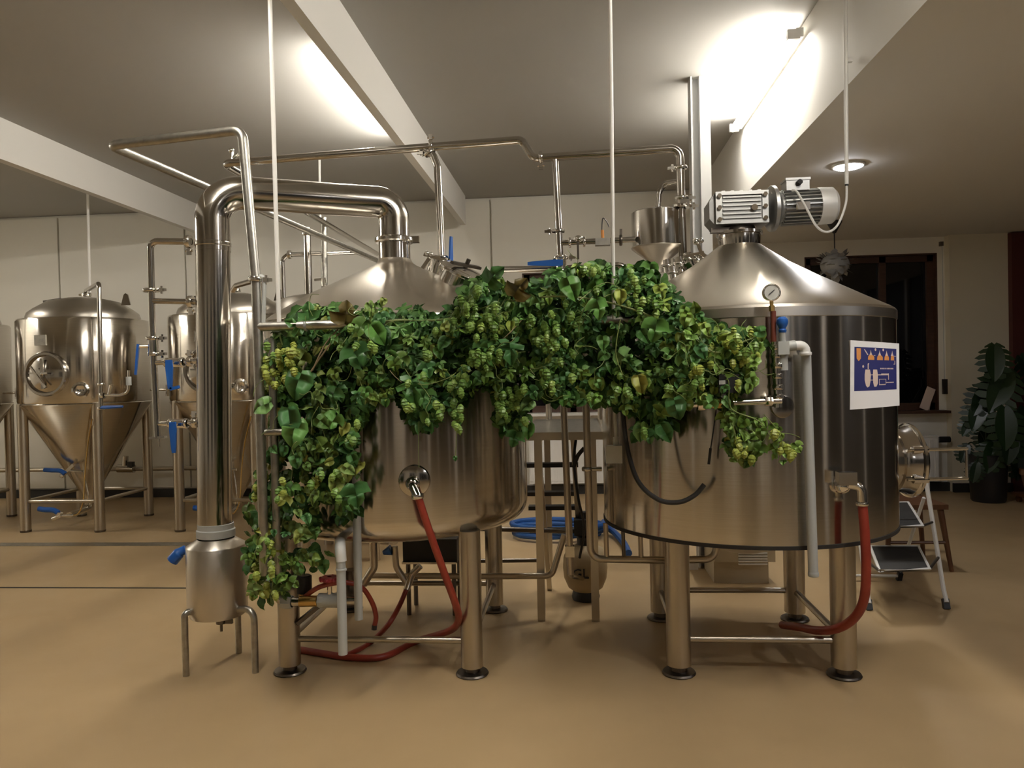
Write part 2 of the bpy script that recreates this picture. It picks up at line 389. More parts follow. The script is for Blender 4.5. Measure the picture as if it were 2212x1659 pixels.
# ================================================================== LEFT KETTLE
KL = V((-0.997, 4.15, 0)); RL = 0.704
kl = thing('brew_kettle', 'large steel brew kettle with matte cone lid and bent vapour pipe, under the hop garland', 'brew kettle', KL)
o = KL
prof = [(0, 0.615), (0.35, 0.625), (0.55, 0.650)]
for k in range(9):
    a = math.radians(-78 + k * 9.75); prof.append((RL - 0.11 + 0.11 * math.cos(a), 0.775 + 0.11 * math.sin(a)))
prof += [(RL, 1.0), (RL, 1.2), (RL, 1.4), (RL, 1.735), (RL - .004, 1.745)]
MB().lathe(prof, o, n=96).build('shell', 'tank', kl)
MB().lathe([(RL - .004, 1.743), (RL - .012, 1.758), (RL - .04, 1.778), (0.45, 1.905), (0.22, 2.012), (0.12, 2.058), (0.098, 2.075), (0.088, 2.095)], o, n=96).build('cone_lid', 'cone_lid', kl, 40)
MB().lathe([(0.086, 2.08), (0.086, 2.19)], o, n=40).build('neck', 'pipe', kl)
MB().ring(o + V((0, 0, 2.20)), (0, 0, 1), 0.108, 0.03, 40, 0.07).box(o + V((0.12, 0, 2.20)), (0.04, 0.03, 0.035)).build('neck_clamp', 'chrome', kl)
for sx in (-1, 1):
    for sy in (-1, 1):
        b = o + V((sx * 0.455, sy * 0.50, 0))
        lg = MB().lathe([(0, 0.04), (0.053, 0.04), (0.053, 0.70), (0, 0.70)], b, n=28).build('leg', 'leg_steel', kl)
        MB().lathe([(0, 0), (0.075, 0), (0.080, 0.006), (0.075, 0.014), (0.035, 0.018), (0.032, 0.05), (0, 0.05)], b, n=28).build('foot', 'dark_steel', lg)
def stretch(k, a, b, z, r=0.016):
    MB().cyl(V((a[0], a[1], z)), V((b[0], b[1], z)), r, 12).build('stretcher', 'leg_steel', k)
c4 = [(o.x + sx * .455, o.y + sy * .5) for sx, sy in ((-1, -1), (1, -1), (1, 1), (-1, 1))]
for a, b in zip(c4, c4[1:] + c4[:1]): stretch(kl, a, b, 0.165)
# top manway on the lid, leaning out to the right
n = V((0.46, -0.22, 0.88)).normalized(); mc = PY(1000, 590, 3.98)
mh = MB().lathe([(0.11, -0.16), (0.11, 0.0), (0.128, 0.0), (0.128, 0.014), (0.10, 0.026), (0, 0.034)], mc, n, 32).build('manway', 'chrome', kl)
MB().ring(mc + n * 0.004, n, 0.136, 0.02, 32, 0.10).build('rim_clamp', 'chrome', mh)
x, y, z = frame(n)
hb = MB().bar(mc + n * .045 - x * .13, mc + n * .045 + x * .13, 0.022, 0.014, n).cyl(mc + n * .02, mc + n * .08, 0.012, 10)
hb.build('hinge_bar', 'dark_steel', mh)
hc = PY(935, 553, 4.15)
MB().bar(PY(913, 580, 4.1), PY(928, 558, 4.1), 0.02, 0.02).bar(PY(916, 550, 4.1), PY(962, 563, 4.1), 0.022, 0.016).ball(PY(922, 547, 4.09), 0.013).ball(PY(931, 549, 4.09), 0.012).build('latch', 'chrome', kl)
MB().lathe([(0.055, -0.06), (0.055, 0.05), (0.062, 0.05), (0.062, 0.065), (0, 0.07)], PY(945, 580, 4.2), (0.25, 0, 1), 24).build('inlet_port', 'chrome', kl)
MB().cyl(PY(957, 585, 4.05), PY(955, 612, 4.05), .011, 8).cyl(PY(973, 585, 4.05), PY(972, 615, 4.05), .012, 8).ball(PY(953, 610, 4.04), .012).build('clamp_bolt', 'chrome', kl)
# front outlet valve
fc = PY(893, 1040, 3.46)
pn = V((0.17, -1, 0)).normalized()
MB().lathe([(0, -.02), (0.068, -.02), (0.075, 0), (0.070, 0.012), (0.045, 0.02), (0, 0.022)], fc + V((0, .02, 0)), pn, 32).build('port_flange', 'pipe', kl)
fv = MB().cyl(fc, fc + pn * 0.06, 0.024, 16).ball(fc + pn * 0.07, 0.034).tube([fc + pn * 0.07, fc + V((0.020, -0.10, -0.01)), PY(903, 1075, 3.33)], 0.020, 12, 0.03).build('outlet_valve', 'chrome', kl)
MB().ring(PY(902, 1072, 3.33), (0.1, 0, -1), 0.028, 0.02).build('hose_clip', 'chrome', fv)
pt = PY(784, 1057, 3.52)
MB().lathe([(0.040, -.02), (0.040, 0.01), (0.032, 0.014), (0.030, 0.004), (0, 0.004)], pt, (-0.25, -1, 0), 24).build('sight_port', 'pipe', kl)
MB().lathe([(0, -.01), (0.014, -.01), (0.014, 0.02), (0, 0.02)], PY(740, 1130, 3.52), (-.3, -1, 0), 16).build('sensor_port', 'black', kl)

# ================================================================== VAPOUR PIPE AND CONDENSER
CO = V((-1.845, 3.72, 0)); zt = 2.405
vp = thing('vapour_condenser', 'thick shiny vapour pipe bent down to a small pot on three legs', 'condenser', CO)
kt = V((KL.x, KL.y, 2.215))
MB().tube([kt, V((KL.x, KL.y, zt)), V((CO.x + .02, CO.y, zt)), V((CO.x + .02, CO.y, 2.1))], 0.085, 40, 0.245, 14).build('vapour_pipe', 'pipe', vp)
MB().tube([V((CO.x + .02, CO.y, 2.12)), V((CO.x - .01, CO.y, 0.69))], 0.0835, 40).build('column', 'pipe', vp)
MB().ring(V((CO.x + .02, CO.y, 2.135)), (0, 0, 1), 0.088, 0.03, 40, 0.08).build('weld_ring', 'pipe', vp)
PC = V((CO.x - .005, CO.y, 0))
MB().lathe([(0.084, 0.655), (0.094, 0.66), (0.094, 0.695), (0.088, 0.70), (0.088, 0.725), (0.083, 0.727)], PC, n=40).build('collar', 'pvc', vp)
MB().lathe([(0.09, 0.652), (0.142, 0.618), (0.146, 0.612), (0.146, 0.300), (0.132, 0.262), (0.09, 0.250), (0, 0.246)], PC, n=48).build('pot', 'tank_dull', vp)
for px_, py_, ang in ((402, 1460, 205), (552, 1453, -15), (516, 1410, 75)):
    f = PZ(px_, py_, 0); d = (V((f.x, f.y, 0)) - PC).normalized()
    MB().tube([PC + d * 0.12 + V((0, 0, 0.30)), V((f.x, f.y, 0.318)), V((f.x, f.y, 0))], 0.0165, 14, 0.05, 8).build('leg', 'pipe_dull', vp)
MB().cyl(PC + V((0.03, -.03, .25)), PC + V((0.03, -.03, .225)), .025, 14).cyl(PC + V((0.03, -.03, .23)), PC + V((0.03, -.03, .185)), .007, 8).box(PC + V((.065, -.03, .235)), (.05, .015, .02)).build('drain', 'dark_steel', vp)
bh = PC + V((-0.145, -.03, .60))
MB().tube([bh, bh + V((-.03, -.01, -.015)), bh + V((-.065, -.015, -.055))], .022, 12, .02, r1=.030).build('grip', 'blue', vp)

# side pipe with blue valves, left of the column
yp = 3.74
sp = thing('side_pipe', 'slim upright steel pipe with three blue valve levers clamped to the condenser column', 'pipework', PY(335, 940, yp))
MB().tube([PY(412, 522, yp), PY(325, 521, yp), PY(329, 700, yp), PY(340, 945, yp)], 0.0165, 14, 0.035).build('pipe', 'pipe', sp)
MB().cyl(PY(330, 650, yp), PY(425, 652, yp), 0.014, 12).build('pipe', 'pipe', sp)
clamp(sp, PY(408, 522, yp), (1, 0, 0), 0.034, .025, wing=(0, 0, -1))
clamp(sp, PY(412, 652, yp), (1, 0, 0), 0.032, .025, wing=(0, 0, -1))
clamp(sp, PY(327, 627, yp), (0, 0, 1), 0.042, .018, wing=(1, 0, 0))
clamp(sp, PY(331, 731, yp), (0, 0, 1), 0.036, .018, wing=(1, 0, 0))
valve(sp, PY(332, 748, yp), (0, 0, 1), 0.018, (-.12, 0, -1), .145, (-1, -.4, 0), .045)
clamp(sp, PY(333, 765, yp), (0, 0, 1), 0.032, .016, wing=(1, 0, 0))
for yy, bend, hl in ((783, -.05, .135), (915, 0, .145)):
    MB().cyl(PY(335, yy + 1, yp), PY(440, yy - 4, yp), 0.0125, 12).build('pipe', 'chrome', sp)
    valve(sp, PY(377 if yy < 800 else 385, yy, yp), (1, 0, 0), 0.015, (.02, 0, -1), hl, (0, -1, 0), .03, bend=bend)
    clamp(sp, PY(410 if yy < 800 else 420, yy - 2, yp), (1, 0, 0), 0.026, .022, wing=(0, 0, 1))
MB().bar(PY(325, 946, yp), PY(358, 944, yp), .03, .012).cyl(PY(343, 930, yp), PY(344, 965, yp), .004, 6).build('bracket', 'pipe', sp)

# ================================================================== OVERHEAD PIPES AND RACK
yl = 3.20
pa, pb, pc_ = PY(237, 314, yl + .06), PY(523, 281, yl), PY(553, 612, yl)
far = PZ(815, 563, pa.z); far = V((pa.x + (far.x - pa.x) * 1, far.y, pa.z))
lp = thing('loop_pipe', 'dull steel overhead pipe bent in a sharp loop beside the vapour elbow', 'pipe', PY(553, 612, yl))
MB().tube([far, pa, pb, pc_], 0.0215, 16, 0.045, 8).build('pipe', 'pipe_dull', lp)
clamp(lp, PY(553, 603, yl), (0.1, 0, 1), 0.032, .02)
MB().tube([PY(545, 607, yl), PY(510, 617, yl + .15), PY(503, 628, yl + .18)], .012, 10, .02).build('branch', 'pipe', lp)
MB().curve([PY(556, 600, yl), PY(566, 597, yl), PY(571, 612, yl), PY(570, 660, yl), PY(569, 700, yl)], .009, 8).build('vent_hose', 'pvc', lp)
# rack post and rails that carry the hops
rk = thing('pipe_rack', 'steel pipe rack with posts and a rail carrying the hop garland', 'rack', V((PZ(560, 1330, 0).x, yl, 0)))
px0 = PY(553, 604, yl).x
f0 = PY(585, 1290, yl + .05)
MB().cyl(V((px0 + .005, yl, 0.60)), PY(553, 606, yl), .021, 16).build('post', 'pipe_dull', rk)
MB().tube([V((px0 + .20, yl + .62, .80)), V((px0 + .005, yl, .72))], .014, 12).build('bracket', 'pipe_dull', rk)
MB().cyl(V((px0 + .055, yl + .02, 0.60)), V((px0 + .055, yl + .02, 1.63)), .017, 14).build('post', 'pipe_dull', rk)
MB().tube([PY(556, 706, yl), PY(760, 700, yl), PY(860, 698, 3.38), PY(1400, 690, 3.42)], .020, 14, .2).build('rail', 'pipe_dull', rk)
MB().tube([PY(556, 935, yl), PY(640, 932, yl + .03)], .016, 12).build('rail', 'pipe_dull', rk)


MB().ring(PY(661, 704, yl), (1, 0, 0), .023, .012).build('tie', 'pvc', rk)

yo = 4.42
om = thing('overhead_pipe', 'long shiny overhead pipe with a step bend above both kettles', 'pipe', PY(1200, 600, yo))
s0 = PY(483, 353, yo); farp = PZ(816, 548, s0.z)
tail = PY(1476, 590, yo)
MB().tube([V((s0.x, farp.y, s0.z)), s0, PY(925, 318, yo), PY(1128, 302, yo), PY(1152, 342, yo), PY(1468, 320, yo), tail], 0.0235, 18, 0.055, 8).build('main_pipe', 'pipe', om)
clamp(om, PY(931, 316, yo), (1, 0, 0.05), .038, .022, wing=(0, 0, 1))
clamp(om, PY(1168, 340, yo), (1, 0, 0.05), .036, .020, wing=(0, 0, -1))
clamp(om, PY(1471, 362, yo), (0, 0, 1), .036, .018, wing=(-1, 0, 0))
MB().tube([PY(918, 325, yo), PY(936, 336, yo - .02), PY(945, 360, yo - .03), PY(956, 590, yo - .12)], .0215, 16, .03).build('drop_pipe', 'pipe', om)
clamp(om, PY(928, 330, yo - .01), (.6, 0, -1), .036, .02, wing=(-1, 0, 0))
valve(om, PY(957, 572, yo - .12), (0, 0, 1), .02, (.03, 0, 1), .155, (1, -.35, 0), .02)
MB().tube([PY(1199, 345, yo), PY(1211, 575, yo)], .020, 16).build('drop_pipe', 'pipe', om)
clamp(om, PY(1206, 499, yo), (0, 0, 1), .040, .014, wing=(-1, 0, 0))
clamp(om, PY(1211, 557, yo), (0, 0, 1), .046, .014, wing=(1, 0, 0))
valve(om, PY(1212, 570, yo), (0, 0, 1), .02, (-1, 0, 0), .19, (0, -1, .0), .02)
MB().tube([PY(1060, 610, yo + .1), PY(1075, 582, yo + .05), PY(1213, 580, yo), PY(1345, 572, yo), PY(1358, 600, yo)], .018, 14, .04).build('crossover_pipe', 'pipe', om)
MB().cyl(PY(500, 352, yo), PY(502, 326, yo), .010, 10).ball(PY(500, 325, yo), .017).cyl(PY(503, 341, yo), PY(515, 333, yo), .010, 8).build('bleed_valve', 'chrome', om)
# little measuring branch between the drop and the hopper
br = thing('sensor_branch', 'short horizontal branch pipe with sensor and small valve beside the hopper', 'pipework', PY(1290, 525, yo))
MB().tube([PY(1205, 525, yo), PY(1372, 517, yo)], .016, 14).build('pipe', 'pipe', br)
MB().box(PY(1302, 523, yo), (.085, .05, .04)).build('sensor_body', 'pipe_dull', br)
MB().cyl(PY(1302, 515, yo), PY(1301, 497, yo), .009, 10).build('sensor_plug', 'print_orange', br)
MB().curve([PY(1300, 498, yo), PY(1302, 472, yo), PY(1310, 478, yo), PY(1316, 490, yo)], .003, 6).build('wire', 'black', br)
bv = MB().ball(PY(1250, 517, yo), .030, 16, 8, .8).ring(PY(1231, 524, yo), (1, 0, 0), .030, .014).ring(PY(1262, 522, yo), (1, 0, 0), .030, .014).build('ball_valve', 'chrome', br)
MB().bar(PY(1248, 525, yo - .03), PY(1249, 560, yo - .03), .02, .012).build('handle', 'dark_steel', bv)
MB().ring(PY(1341, 519, yo), (1, 0, 0), .032, .016).bar(PY(1341, 512, yo), PY(1341, 495, yo), .014, .014).build('clamp', 'dark_steel', br)
# other depth-running service pipes behind the kettle
sv = thing('service_pipe', 'thin steel service pipe turning down near the hot water tank', 'pipe', PY(612, 620, 6.0))
MB().tube([PY(770, 545, 6.4), PY(622, 550, 6.2), PY(610, 560, 6.2), PY(613, 645, 6.2)], .018, 12, .05).build('pipe', 'pipe', sv)
clamp(sv, PY(626, 550, 6.2), (1, 0, 0), .035, .03)
MB().tube([PY(663, 492, 6.0), PY(667, 640, 6.0)], .030, 14).build('drop_pipe', 'pipe', sv)
clamp(sv, PY(664, 505, 6.0), (0, 0, 1), .045, .03)
MB().tube([PY(700, 470, 6.3), PY(701, 600, 6.3), PY(700, 640, 6.3)], .026, 14).build('vent_pipe', 'pipe_dull', sv)
MB().bar(PY(680, 605, 6.28), PY(704, 603, 6.28), .03, .02).cyl(PY(699, 602, 6.28), PY(700, 618, 6.28), .02, 10).build('wing_valve', 'chrome', sv)
hw = thing('hot_water_tank', 'plain steel tank with flat top half hidden behind the left kettle', 'tank', V((PY(735, 640, 6.1).x, 6.1, 0)))
hz = PY(640, 632, 5.9).z; hx = V((PY(745, 640, 6.2).x, 6.2, 0))
MB().lathe([(0, .5), (.50, .5), (.55, .55), (.55, hz - .09), (.53, hz - .05), (.48, hz - .03), (0, hz)], hx, n=64).build('shell', 'tank_dull', hw)
for a in (45, 135, 225, 315): MB().cyl(hx + V((.4 * math.cos(math.radians(a)), .4 * math.sin(math.radians(a)), 0)), hx + V((.4 * math.cos(math.radians(a)), .4 * math.sin(math.radians(a)), .56)), .04, 14).build('leg', 'leg_steel', hw)

# ================================================================== SUSPENSION RODS AND CONDUIT
def rod(p, q, r, label, name='suspension_rod', m='white_paint'):
    top = V((p.x - (q.x - p.x) * 0.0, p.y, CZ))
    dirn = (p - q); k = (CZ - q.z) / dirn.z; top = q + dirn * k
    return solo(MB().cyl(top, q, r, 10), name, m, label, 'rod', q, 'thin rods hanging from the ceiling')
rod(PY(583, 0, 3.17), PY(603, 705, 3.20), .0095, 'thin white rod from the ceiling crossing the bent vapour pipe')
rod(PY(1318, 0, 3.33), PY(1326, 690, 3.36), .0085, 'thin white rod from the ceiling dropping into the hops beside the hopper')
rod(PY(190, 445, 7.4), PY(194, 632, 7.4), .012, 'thin pale rod from the ceiling to a domed fermenter lid')
yr_ = PZ(690, 339, CZ).y
rod(PY(690, 345, yr_), PY(692, 480, yr_), .012, 'short thin rod from the ceiling behind the vapour pipe')
cn = thing('cable_conduit', 'white conduit tube from the ceiling with a cable looping to the gearmotor', 'conduit', PY(1830, 400, 4.05))
ct = PY(1829, 398, 4.05); ct0 = PY(1826, 0, 4.05); ctt = ct + (ct0 - ct) * ((CZ - ct.z) / (ct0.z - ct.z))
MB().cyl(ctt, ct, .0105, 12).build('tube', 'white_plastic', cn)
MB().box(PY(1834, 131, 4.06), (.03, .02, .018)).build('clip', 'white_plastic', cn)
MB().cyl(ct, ct - V((0, 0, .008)), .009, 10).build('end_bush', 'black', cn)
MB().curve([ct, PY(1827, 440, 4.05), PY(1810, 485, 4.04), PY(1788, 501, 4.03), PY(1765, 490, 4.0), PY(1742, 450, 3.97), PY(1722, 415, 3.98), PY(1711, 412, 4.0)], .006, 8).build('cable', 'white_plastic', cn)

# ================================================================== RIGHT KETTLE
KR = V((0.852, 4.10, 0)); RR = 0.731; o = KR
kr = thing('mash_tun', 'large polished steel mash tun with cone lid and gearmotor on top', 'mash tun', KR)
MB().lathe([(0, .672), (RR - .02, .672), (RR, .678), (RR, .80), (RR, 1.0), (RR, 1.2), (RR, 1.45), (RR, 1.675)], o, n=112).build('shell', 'tank', kr)
MB().lathe([(RR - .02, .665), (RR + .003, .665), (RR + .004, .682), (RR - .02, .684)], o, n=112).build('base_seal', 'rubber', kr)
MB().lathe([(RR + .001, 1.672), (RR + .004, 1.675), (RR + .004, 1.715), (RR - .006, 1.728)], o, n=112).build('rim_band', 'tank_dull', kr)
MB().lathe([(RR - .006, 1.727), (RR - .02, 1.737), (0.60, 1.795), (0.40, 1.905), (0.25, 1.992), (0.155, 2.060), (0.118, 2.088), (0.108, 2.095)], o, n=112).build('cone_lid', 'cone_lid', kr, 40)
MB().lathe([(.104, 2.09), (.108, 2.125), (.108, 2.148), (.118, 2.15), (.118, 2.165), (0, 2.166)], o, n=48).build('neck_flange', 'pipe', kr)
MB().lathe([(0, .55), (.10, .50), (.55, .66), (.6, .675)], o, n=48).build('bottom_cone', 'tank_dull', kr)
for sx in (-1, 1):
    for sy in (-1, 1):
        b = o + V((sx * .382 - .02, sy * .41, 0))
        lg = MB().lathe([(0, .045), (.058, .045), (.058, .69), (0, .69)], b, n=28).build('leg', 'leg_steel', kr)
        MB().lathe([(0, 0), (.075, 0), (.080, .006), (.075, .014), (.04, .018), (.038, .055), (0, .055)], b, n=28).build('foot', 'dark_steel', lg)
c4 = [(o.x - .02 + sx * .382, o.y + sy * .41) for sx, sy in ((-1, -1), (1, -1), (1, 1), (-1, 1))]
for a, b in zip(c4, c4[1:] + c4[:1]): stretch(kr, a, b, .168, .017)
# gearmotor
yg = 4.10
gm = thing('gearmotor', 'silver gearbox and ribbed motor bolted on the mash tun lid', 'motor', KR + V((0, 0, 2.166)))
g0 = V((KR.x - .005, yg, 2.275))
gb = MB().box(g0, (.265, .20, .165)); gb.prism([(-.16, -.05), (-.13, -.085), (-.13, .085), (-.16, .04)], g0, (1, 0, 0), (0, 0, 1), .17)
gbo = gb.build('gearbox', 'alu_dark', gm, 25)
for i in range(6):
    z = -.052 + i * .021
    MB().box(g0 + V((0, -.103, z)), (.19, .012, .007)).build('rib', 'cast_alu', gbo, 0)
for z in (-.073, .073): MB().box(g0 + V((0, -.104, z)), (.265, .016, .018)).build('edge_bar', 'cast_alu', gbo, 0)
for sx in (-1, 1):
    MB().box(g0 + V((sx * .116, -.103, 0)), (.030, .014, .165)).build('corner_plate', 'cast_alu', gbo, 0)
    for z in (-.06, 0, .06): MB().cyl(g0 + V((sx * .114, -.105, z)), g0 + V((sx * .114, -.124, z)), .012, 6).build('bolt', 'chrome', gbo)
MB().cyl(g0 + V((.06, -.10, -.005)), g0 + V((.06, -.122, -.005)), .016, 12).build('oil_plug', 'chrome', gbo)
for i in range(5): MB().box(g0 + V((-.09 + i * .045, 0, .085)), (.018, .19, .010)).build('top_rib', 'cast_alu', gbo, 0)
MB().lathe([(0, -.10), (.095, -.10), (.085, -.075), (.075, -.07), (0, -.07)], g0 + V((0, 0, -.008)), n=28).build('output_flange', 'dark_steel', gm)
MB().box(g0 + V((-.09, -.05, -.105)), (.12, .04, .025)).build('base_bracket', 'dark_steel', gm, 0)
ax = V((1, .06, .03)).normalized(); gx = g0 + V((.135, 0, .006))
MB().lathe([(0, 0), (.10, 0), (.118, .012), (.118, .030), (.10, .042), (.07, .06), (0, .06)], gx + ax * .02, ax, 40).build('motor_flange', 'cast_alu', gm)
m0 = gx + ax * .075
mo = MB().cyl(m0, m0 + ax * .205, .074, 32).build('motor_body', 'alu_dark', gm)
u = V((0, 0, 1)); s_ = ax.cross(u).normalized(); u = s_.cross(ax)
for i in range(26):
    a = 2 * math.pi * i / 26; d = (s_ * math.cos(a) + u * math.sin(a))
    MB().bar(m0 + ax * .012 + d * .082, m0 + ax * .200 + d * .082, .006, .022, d).build('fin', 'cast_alu', mo, 0)
MB().lathe([(0, .195), (.094, .195), (.096, .21), (.094, .27), (.078, .288), (0, .29)], m0, ax, 36).build('fan_cowl', 'motor_cowl', gm)
MB().box(m0 + ax * .085 + V((0, -.01, .105)), (.115, .10, .055)).box(m0 + ax * .085 + V((0, -.01, .135)), (.125, .11, .012)).build('terminal_box', 'cast_alu', gm, 0)
MB().cyl(m0 + ax * .085 + V((0, -.06, .11)), m0 + ax * .085 + V((.005, -.085, .115)), .014, 10).build('cable_gland', 'black', gm)
MB().box(m0 + ax * .10 + V((0, -.092, -.01)), (.07, .006, .04)).build('rating_plate', 'chrome', gm, 0)
# side manway at the right
mc = PY(1945, 992, 4.52); mc = V((KR.x + .64, 4.44, mc.z)); ma = V((1, .10, 0)).normalized()
mw = MB().lathe([(.165, -.08), (.165, .25), (.178, .25), (.178, .30), (.20, .34), (.20, .355), (.16, .385), (0, .40)], mc, ma, 40).build('side_manway', 'pipe', kr)
MB().ring(mc + ma * .345, ma, .208, .03, 40, .16).build('manway_ring', 'chrome', mw)
for dz in (-.085, .075):
    MB().cyl(mc + ma * .26 + V((.01, -.17, dz)), mc + ma * .60 + V((0, -.17, dz)), .009, 10).cyl(mc + ma * .30 + V((0, -.17, dz)), mc + ma * .38 + V((0, -.17, dz)), .022, 12).build('clamp_bolt', 'chrome', mw)
MB().cyl(mc + ma * .595 + V((0, -.17, -.09)), mc + ma * .595 + V((0, -.17, .085)), .008, 10).build('pull_handle', 'chrome', mw)
# lower outlet with valve
fc = PY(1808, 1043, 3.50); pn = V((.62, -1, 0)).normalized()
MB().lathe([(0, -.03), (.062, -.03), (.068, -.01), (.066, .006), (.045, .012), (0, .014)], fc, pn, 32).build('port_flange', 'pipe', kr)
q0 = PY(1815, 1040, 3.45)
ov = MB().cyl(fc, q0 + pn * .05, .022, 14).box(PY(1828, 1033, 3.38), (.075, .05, .055)).ball(PY(1820, 1050, 3.4), .033).tube([PY(1832, 1046, 3.38), PY(1861, 1050, 3.37), PY(1863, 1092, 3.37)], .019, 14, .035).build('outlet_valve', 'chrome', kr)
MB().ring(PY(1862, 1088, 3.37), (0, 0, 1), .026, .016).build('hose_clip', 'chrome', ov)

# gauge, blue knob and pipe fittings on the front of the mash tun
yk = 3.31
gs = thing('gauge_pipe', 'upright pipe fitting with round pressure gauge and blue knob on the mash tun front', 'gauge', PY(1690, 870, yk))
gc = PY(1666, 632, yk)
MB().lathe([(0, -.016), (.032, -.016), (.037, -.012), (.037, .010), (.033, .013), (.031, .009), (0, .009)], gc, (-.05, -1, 0), 36).build('gauge_case', 'chrome', gs)
MB().lathe([(.030, .0095), (0, .0100)], gc, (-.05, -1, 0), 32).build('gauge_dial', 'grey_box', gs)
MB().bar(gc + V((-.014, -.013, -.010)), gc + V((.010, -.013, .010)), .003, .002, (0, -1, 0)).build('gauge_needle', 'black', gs, 0)
MB().cyl(gc - V((0, 0, .034)), PY(1669, 690, yk), .008, 10).cyl(PY(1667, 660, yk), PY(1668, 672, yk), .012, 6).build('gauge_stem', 'brass', gs)
MB().cyl(PY(1670, 672, yk), PY(1671, 740, yk), .012, 12).build('red_valve', 'red_valve', gs)
fit = MB()
fit.cyl(PY(1674, 738, yk), PY(1681, 880, yk), .017, 16)
for yy, rr in ((750, .026), (768, .024), (790, .027), (812, .023), (836, .024), (856, .022)): fit.ring(PY(1676 + (yy - 750) * .05, yy, yk), (0, 0, 1), rr, .022, 16, .01)
fit.build('threaded_stack', 'chrome', gs)
MB().lathe([(0, -.03), (.014, -.03), (.017, -.02), (.012, -.014), (.020, 0), (.024, .012), (.022, .026), (.012, .036), (0, .038)], PY(1690, 703, yk - .02), (0, 0, 1), 20).build('blue_knob', 'blue', gs)
MB().cyl(PY(1690, 715, yk - .02), PY(1691, 765, yk - .01), .013, 12).box(PY(1690, 752, yk - .01), (.045, .05, .055)).cyl(PY(1688, 750, yk - .01), PY(1718, 746, yk - .01), .022, 16).cyl(PY(1690, 760, yk), PY(1692, 800, yk), .020, 14).build('mixing_valve', 'pvc', gs)
MB().tube([PY(1712, 747, yk - .01), PY(1738, 746, yk - .01), PY(1741, 768, yk - .01)], .020, 16, .03).ring(PY(1740, 764, yk - .01), (0, 0, 1), .025, .014).build('elbow', 'white_plastic', gs)
MB().lathe([(0, -.04), (.048, -.04), (.050, 0), (.046, .010), (0, .014)], PY(1690, 878, yk + .05), (0, -1, 0), 32).build('wall_port', 'pipe', gs)
MB().tube([PY(1688, 866, yk - .01), PY(1490, 874, yk - .03)], .013, 14).ring(PY(1660, 866, yk - .01), (1, 0, 0), .022, .03, 8).ring(PY(1515, 873, yk - .03), (1, 0, 0), .026, .03, 8).build('cross_pipe', 'chrome', gs)
MB().ring(PY(1555, 871, yk - .02), (1, 0, 0), .024, .07, 6, .01).build('brass_union', 'brass', gs)
MB().box(PY(1568, 828, yk - .10), (.08, .14, .075)).build('actuator', 'black', gs, 0)
MB().box(PY(1560, 826, yk - .172), (.025, .004, .016)).build('display', 'pvc', gs, 0)
MB().cyl(PY(1562, 850, yk - .03), PY(1562, 872, yk - .03), .012, 10).build('actuator_stem', 'chrome', gs)
dp = thing('drain_tube', 'long grey plastic drain tube hanging down the mash tun from the white elbow', 'pipe', PY(1757, 1250, 3.33))
MB().cyl(PY(1741, 765, 3.33), PY(1757, 1245, 3.33), .0205, 18).build('tube', 'pvc', dp)
MB().ring(PY(1757, 1240, 3.33), (0, 0, 1), .0225, .02, 18, .012).build('end_rim', 'pvc', dp)

# paper sheet
def hit(x, y, c, R):
    d = ray(x, y); k = V((-c.x, -c.y)); A = d.x ** 2 + d.y ** 2; B = d.x * k.x + d.y * k.y; D = B * B - A * (k.x ** 2 + k.y ** 2 - R * R)
    return CAM + d * ((-B - math.sqrt(D)) / A)
PYL = hit(1837, 810, KR, RR).y - .004
def P4(u, v, d=0.0):
    a, b = PY(1837, 735, PYL), PY(1942, 742, PYL + .02); c, e = PY(1836, 885, PYL), PY(1943, 876, PYL + .02)
    p = (a * (1 - u) + b * u) * (1 - v) + (c * (1 - u) + e * u) * v
    return p + V((-.10, -1, 0)).normalized() * (d + 0.012 * math.sin(math.pi * u) * (0.5 + 0.5 * v))
po = thing('poster', 'white paper sheet with a blue brewing diagram taped to the mash tun', 'poster', P4(.5, 1))
def sheet(u0, u1, v0, v1, d, th, name, m, nu=8, nv=6):
    b = MB(); vs = []; fs = []
    for s in (0, th):
        for j in range(nv + 1):
            for i in range(nu + 1): vs.append(P4(u0 + (u1 - u0) * i / nu, v0 + (v1 - v0) * j / nv, d + s))
    N = (nu + 1) * (nv + 1)
    for s in (0, 1):
        for j in range(nv):
            for i in range(nu): k = s * N + j * (nu + 1) + i; fs.append((k, k + 1, k + nu + 2, k + nu + 1))
    return b.add(vs, fs).build(name, m, po, 60)
sheet(0, 1, 0, 1, 0, .0006, 'paper', 'paper')
sheet(.08, .94, .09, .735, .0010, .0003, 'print_panel', 'print_blue')
def prints(polys, m, name):
    b = MB()
    for pl in polys:
        b.add([P4(a, c, .0017) for a, c in pl], [tuple(range(len(pl)))])
    b.build(name, m, po, 0)
def rc(a, b, c, d): return [(a, c), (b, c), (b, d), (a, d)]
prints([[(.12, .11), (.21, .11), (.21, .26), (.165, .30), (.125, .26)]] + [[(x - w_, .275), (x - w_ * .9, .225), (x - w_ * .6, .205), (x + w_ * .6, .205), (x + w_, .23), (x + w_, .275)] for x, w_ in ((.415, .065), (.595, .06), (.735, .048), (.855, .036))], 'print_orange', 'print_vessels')
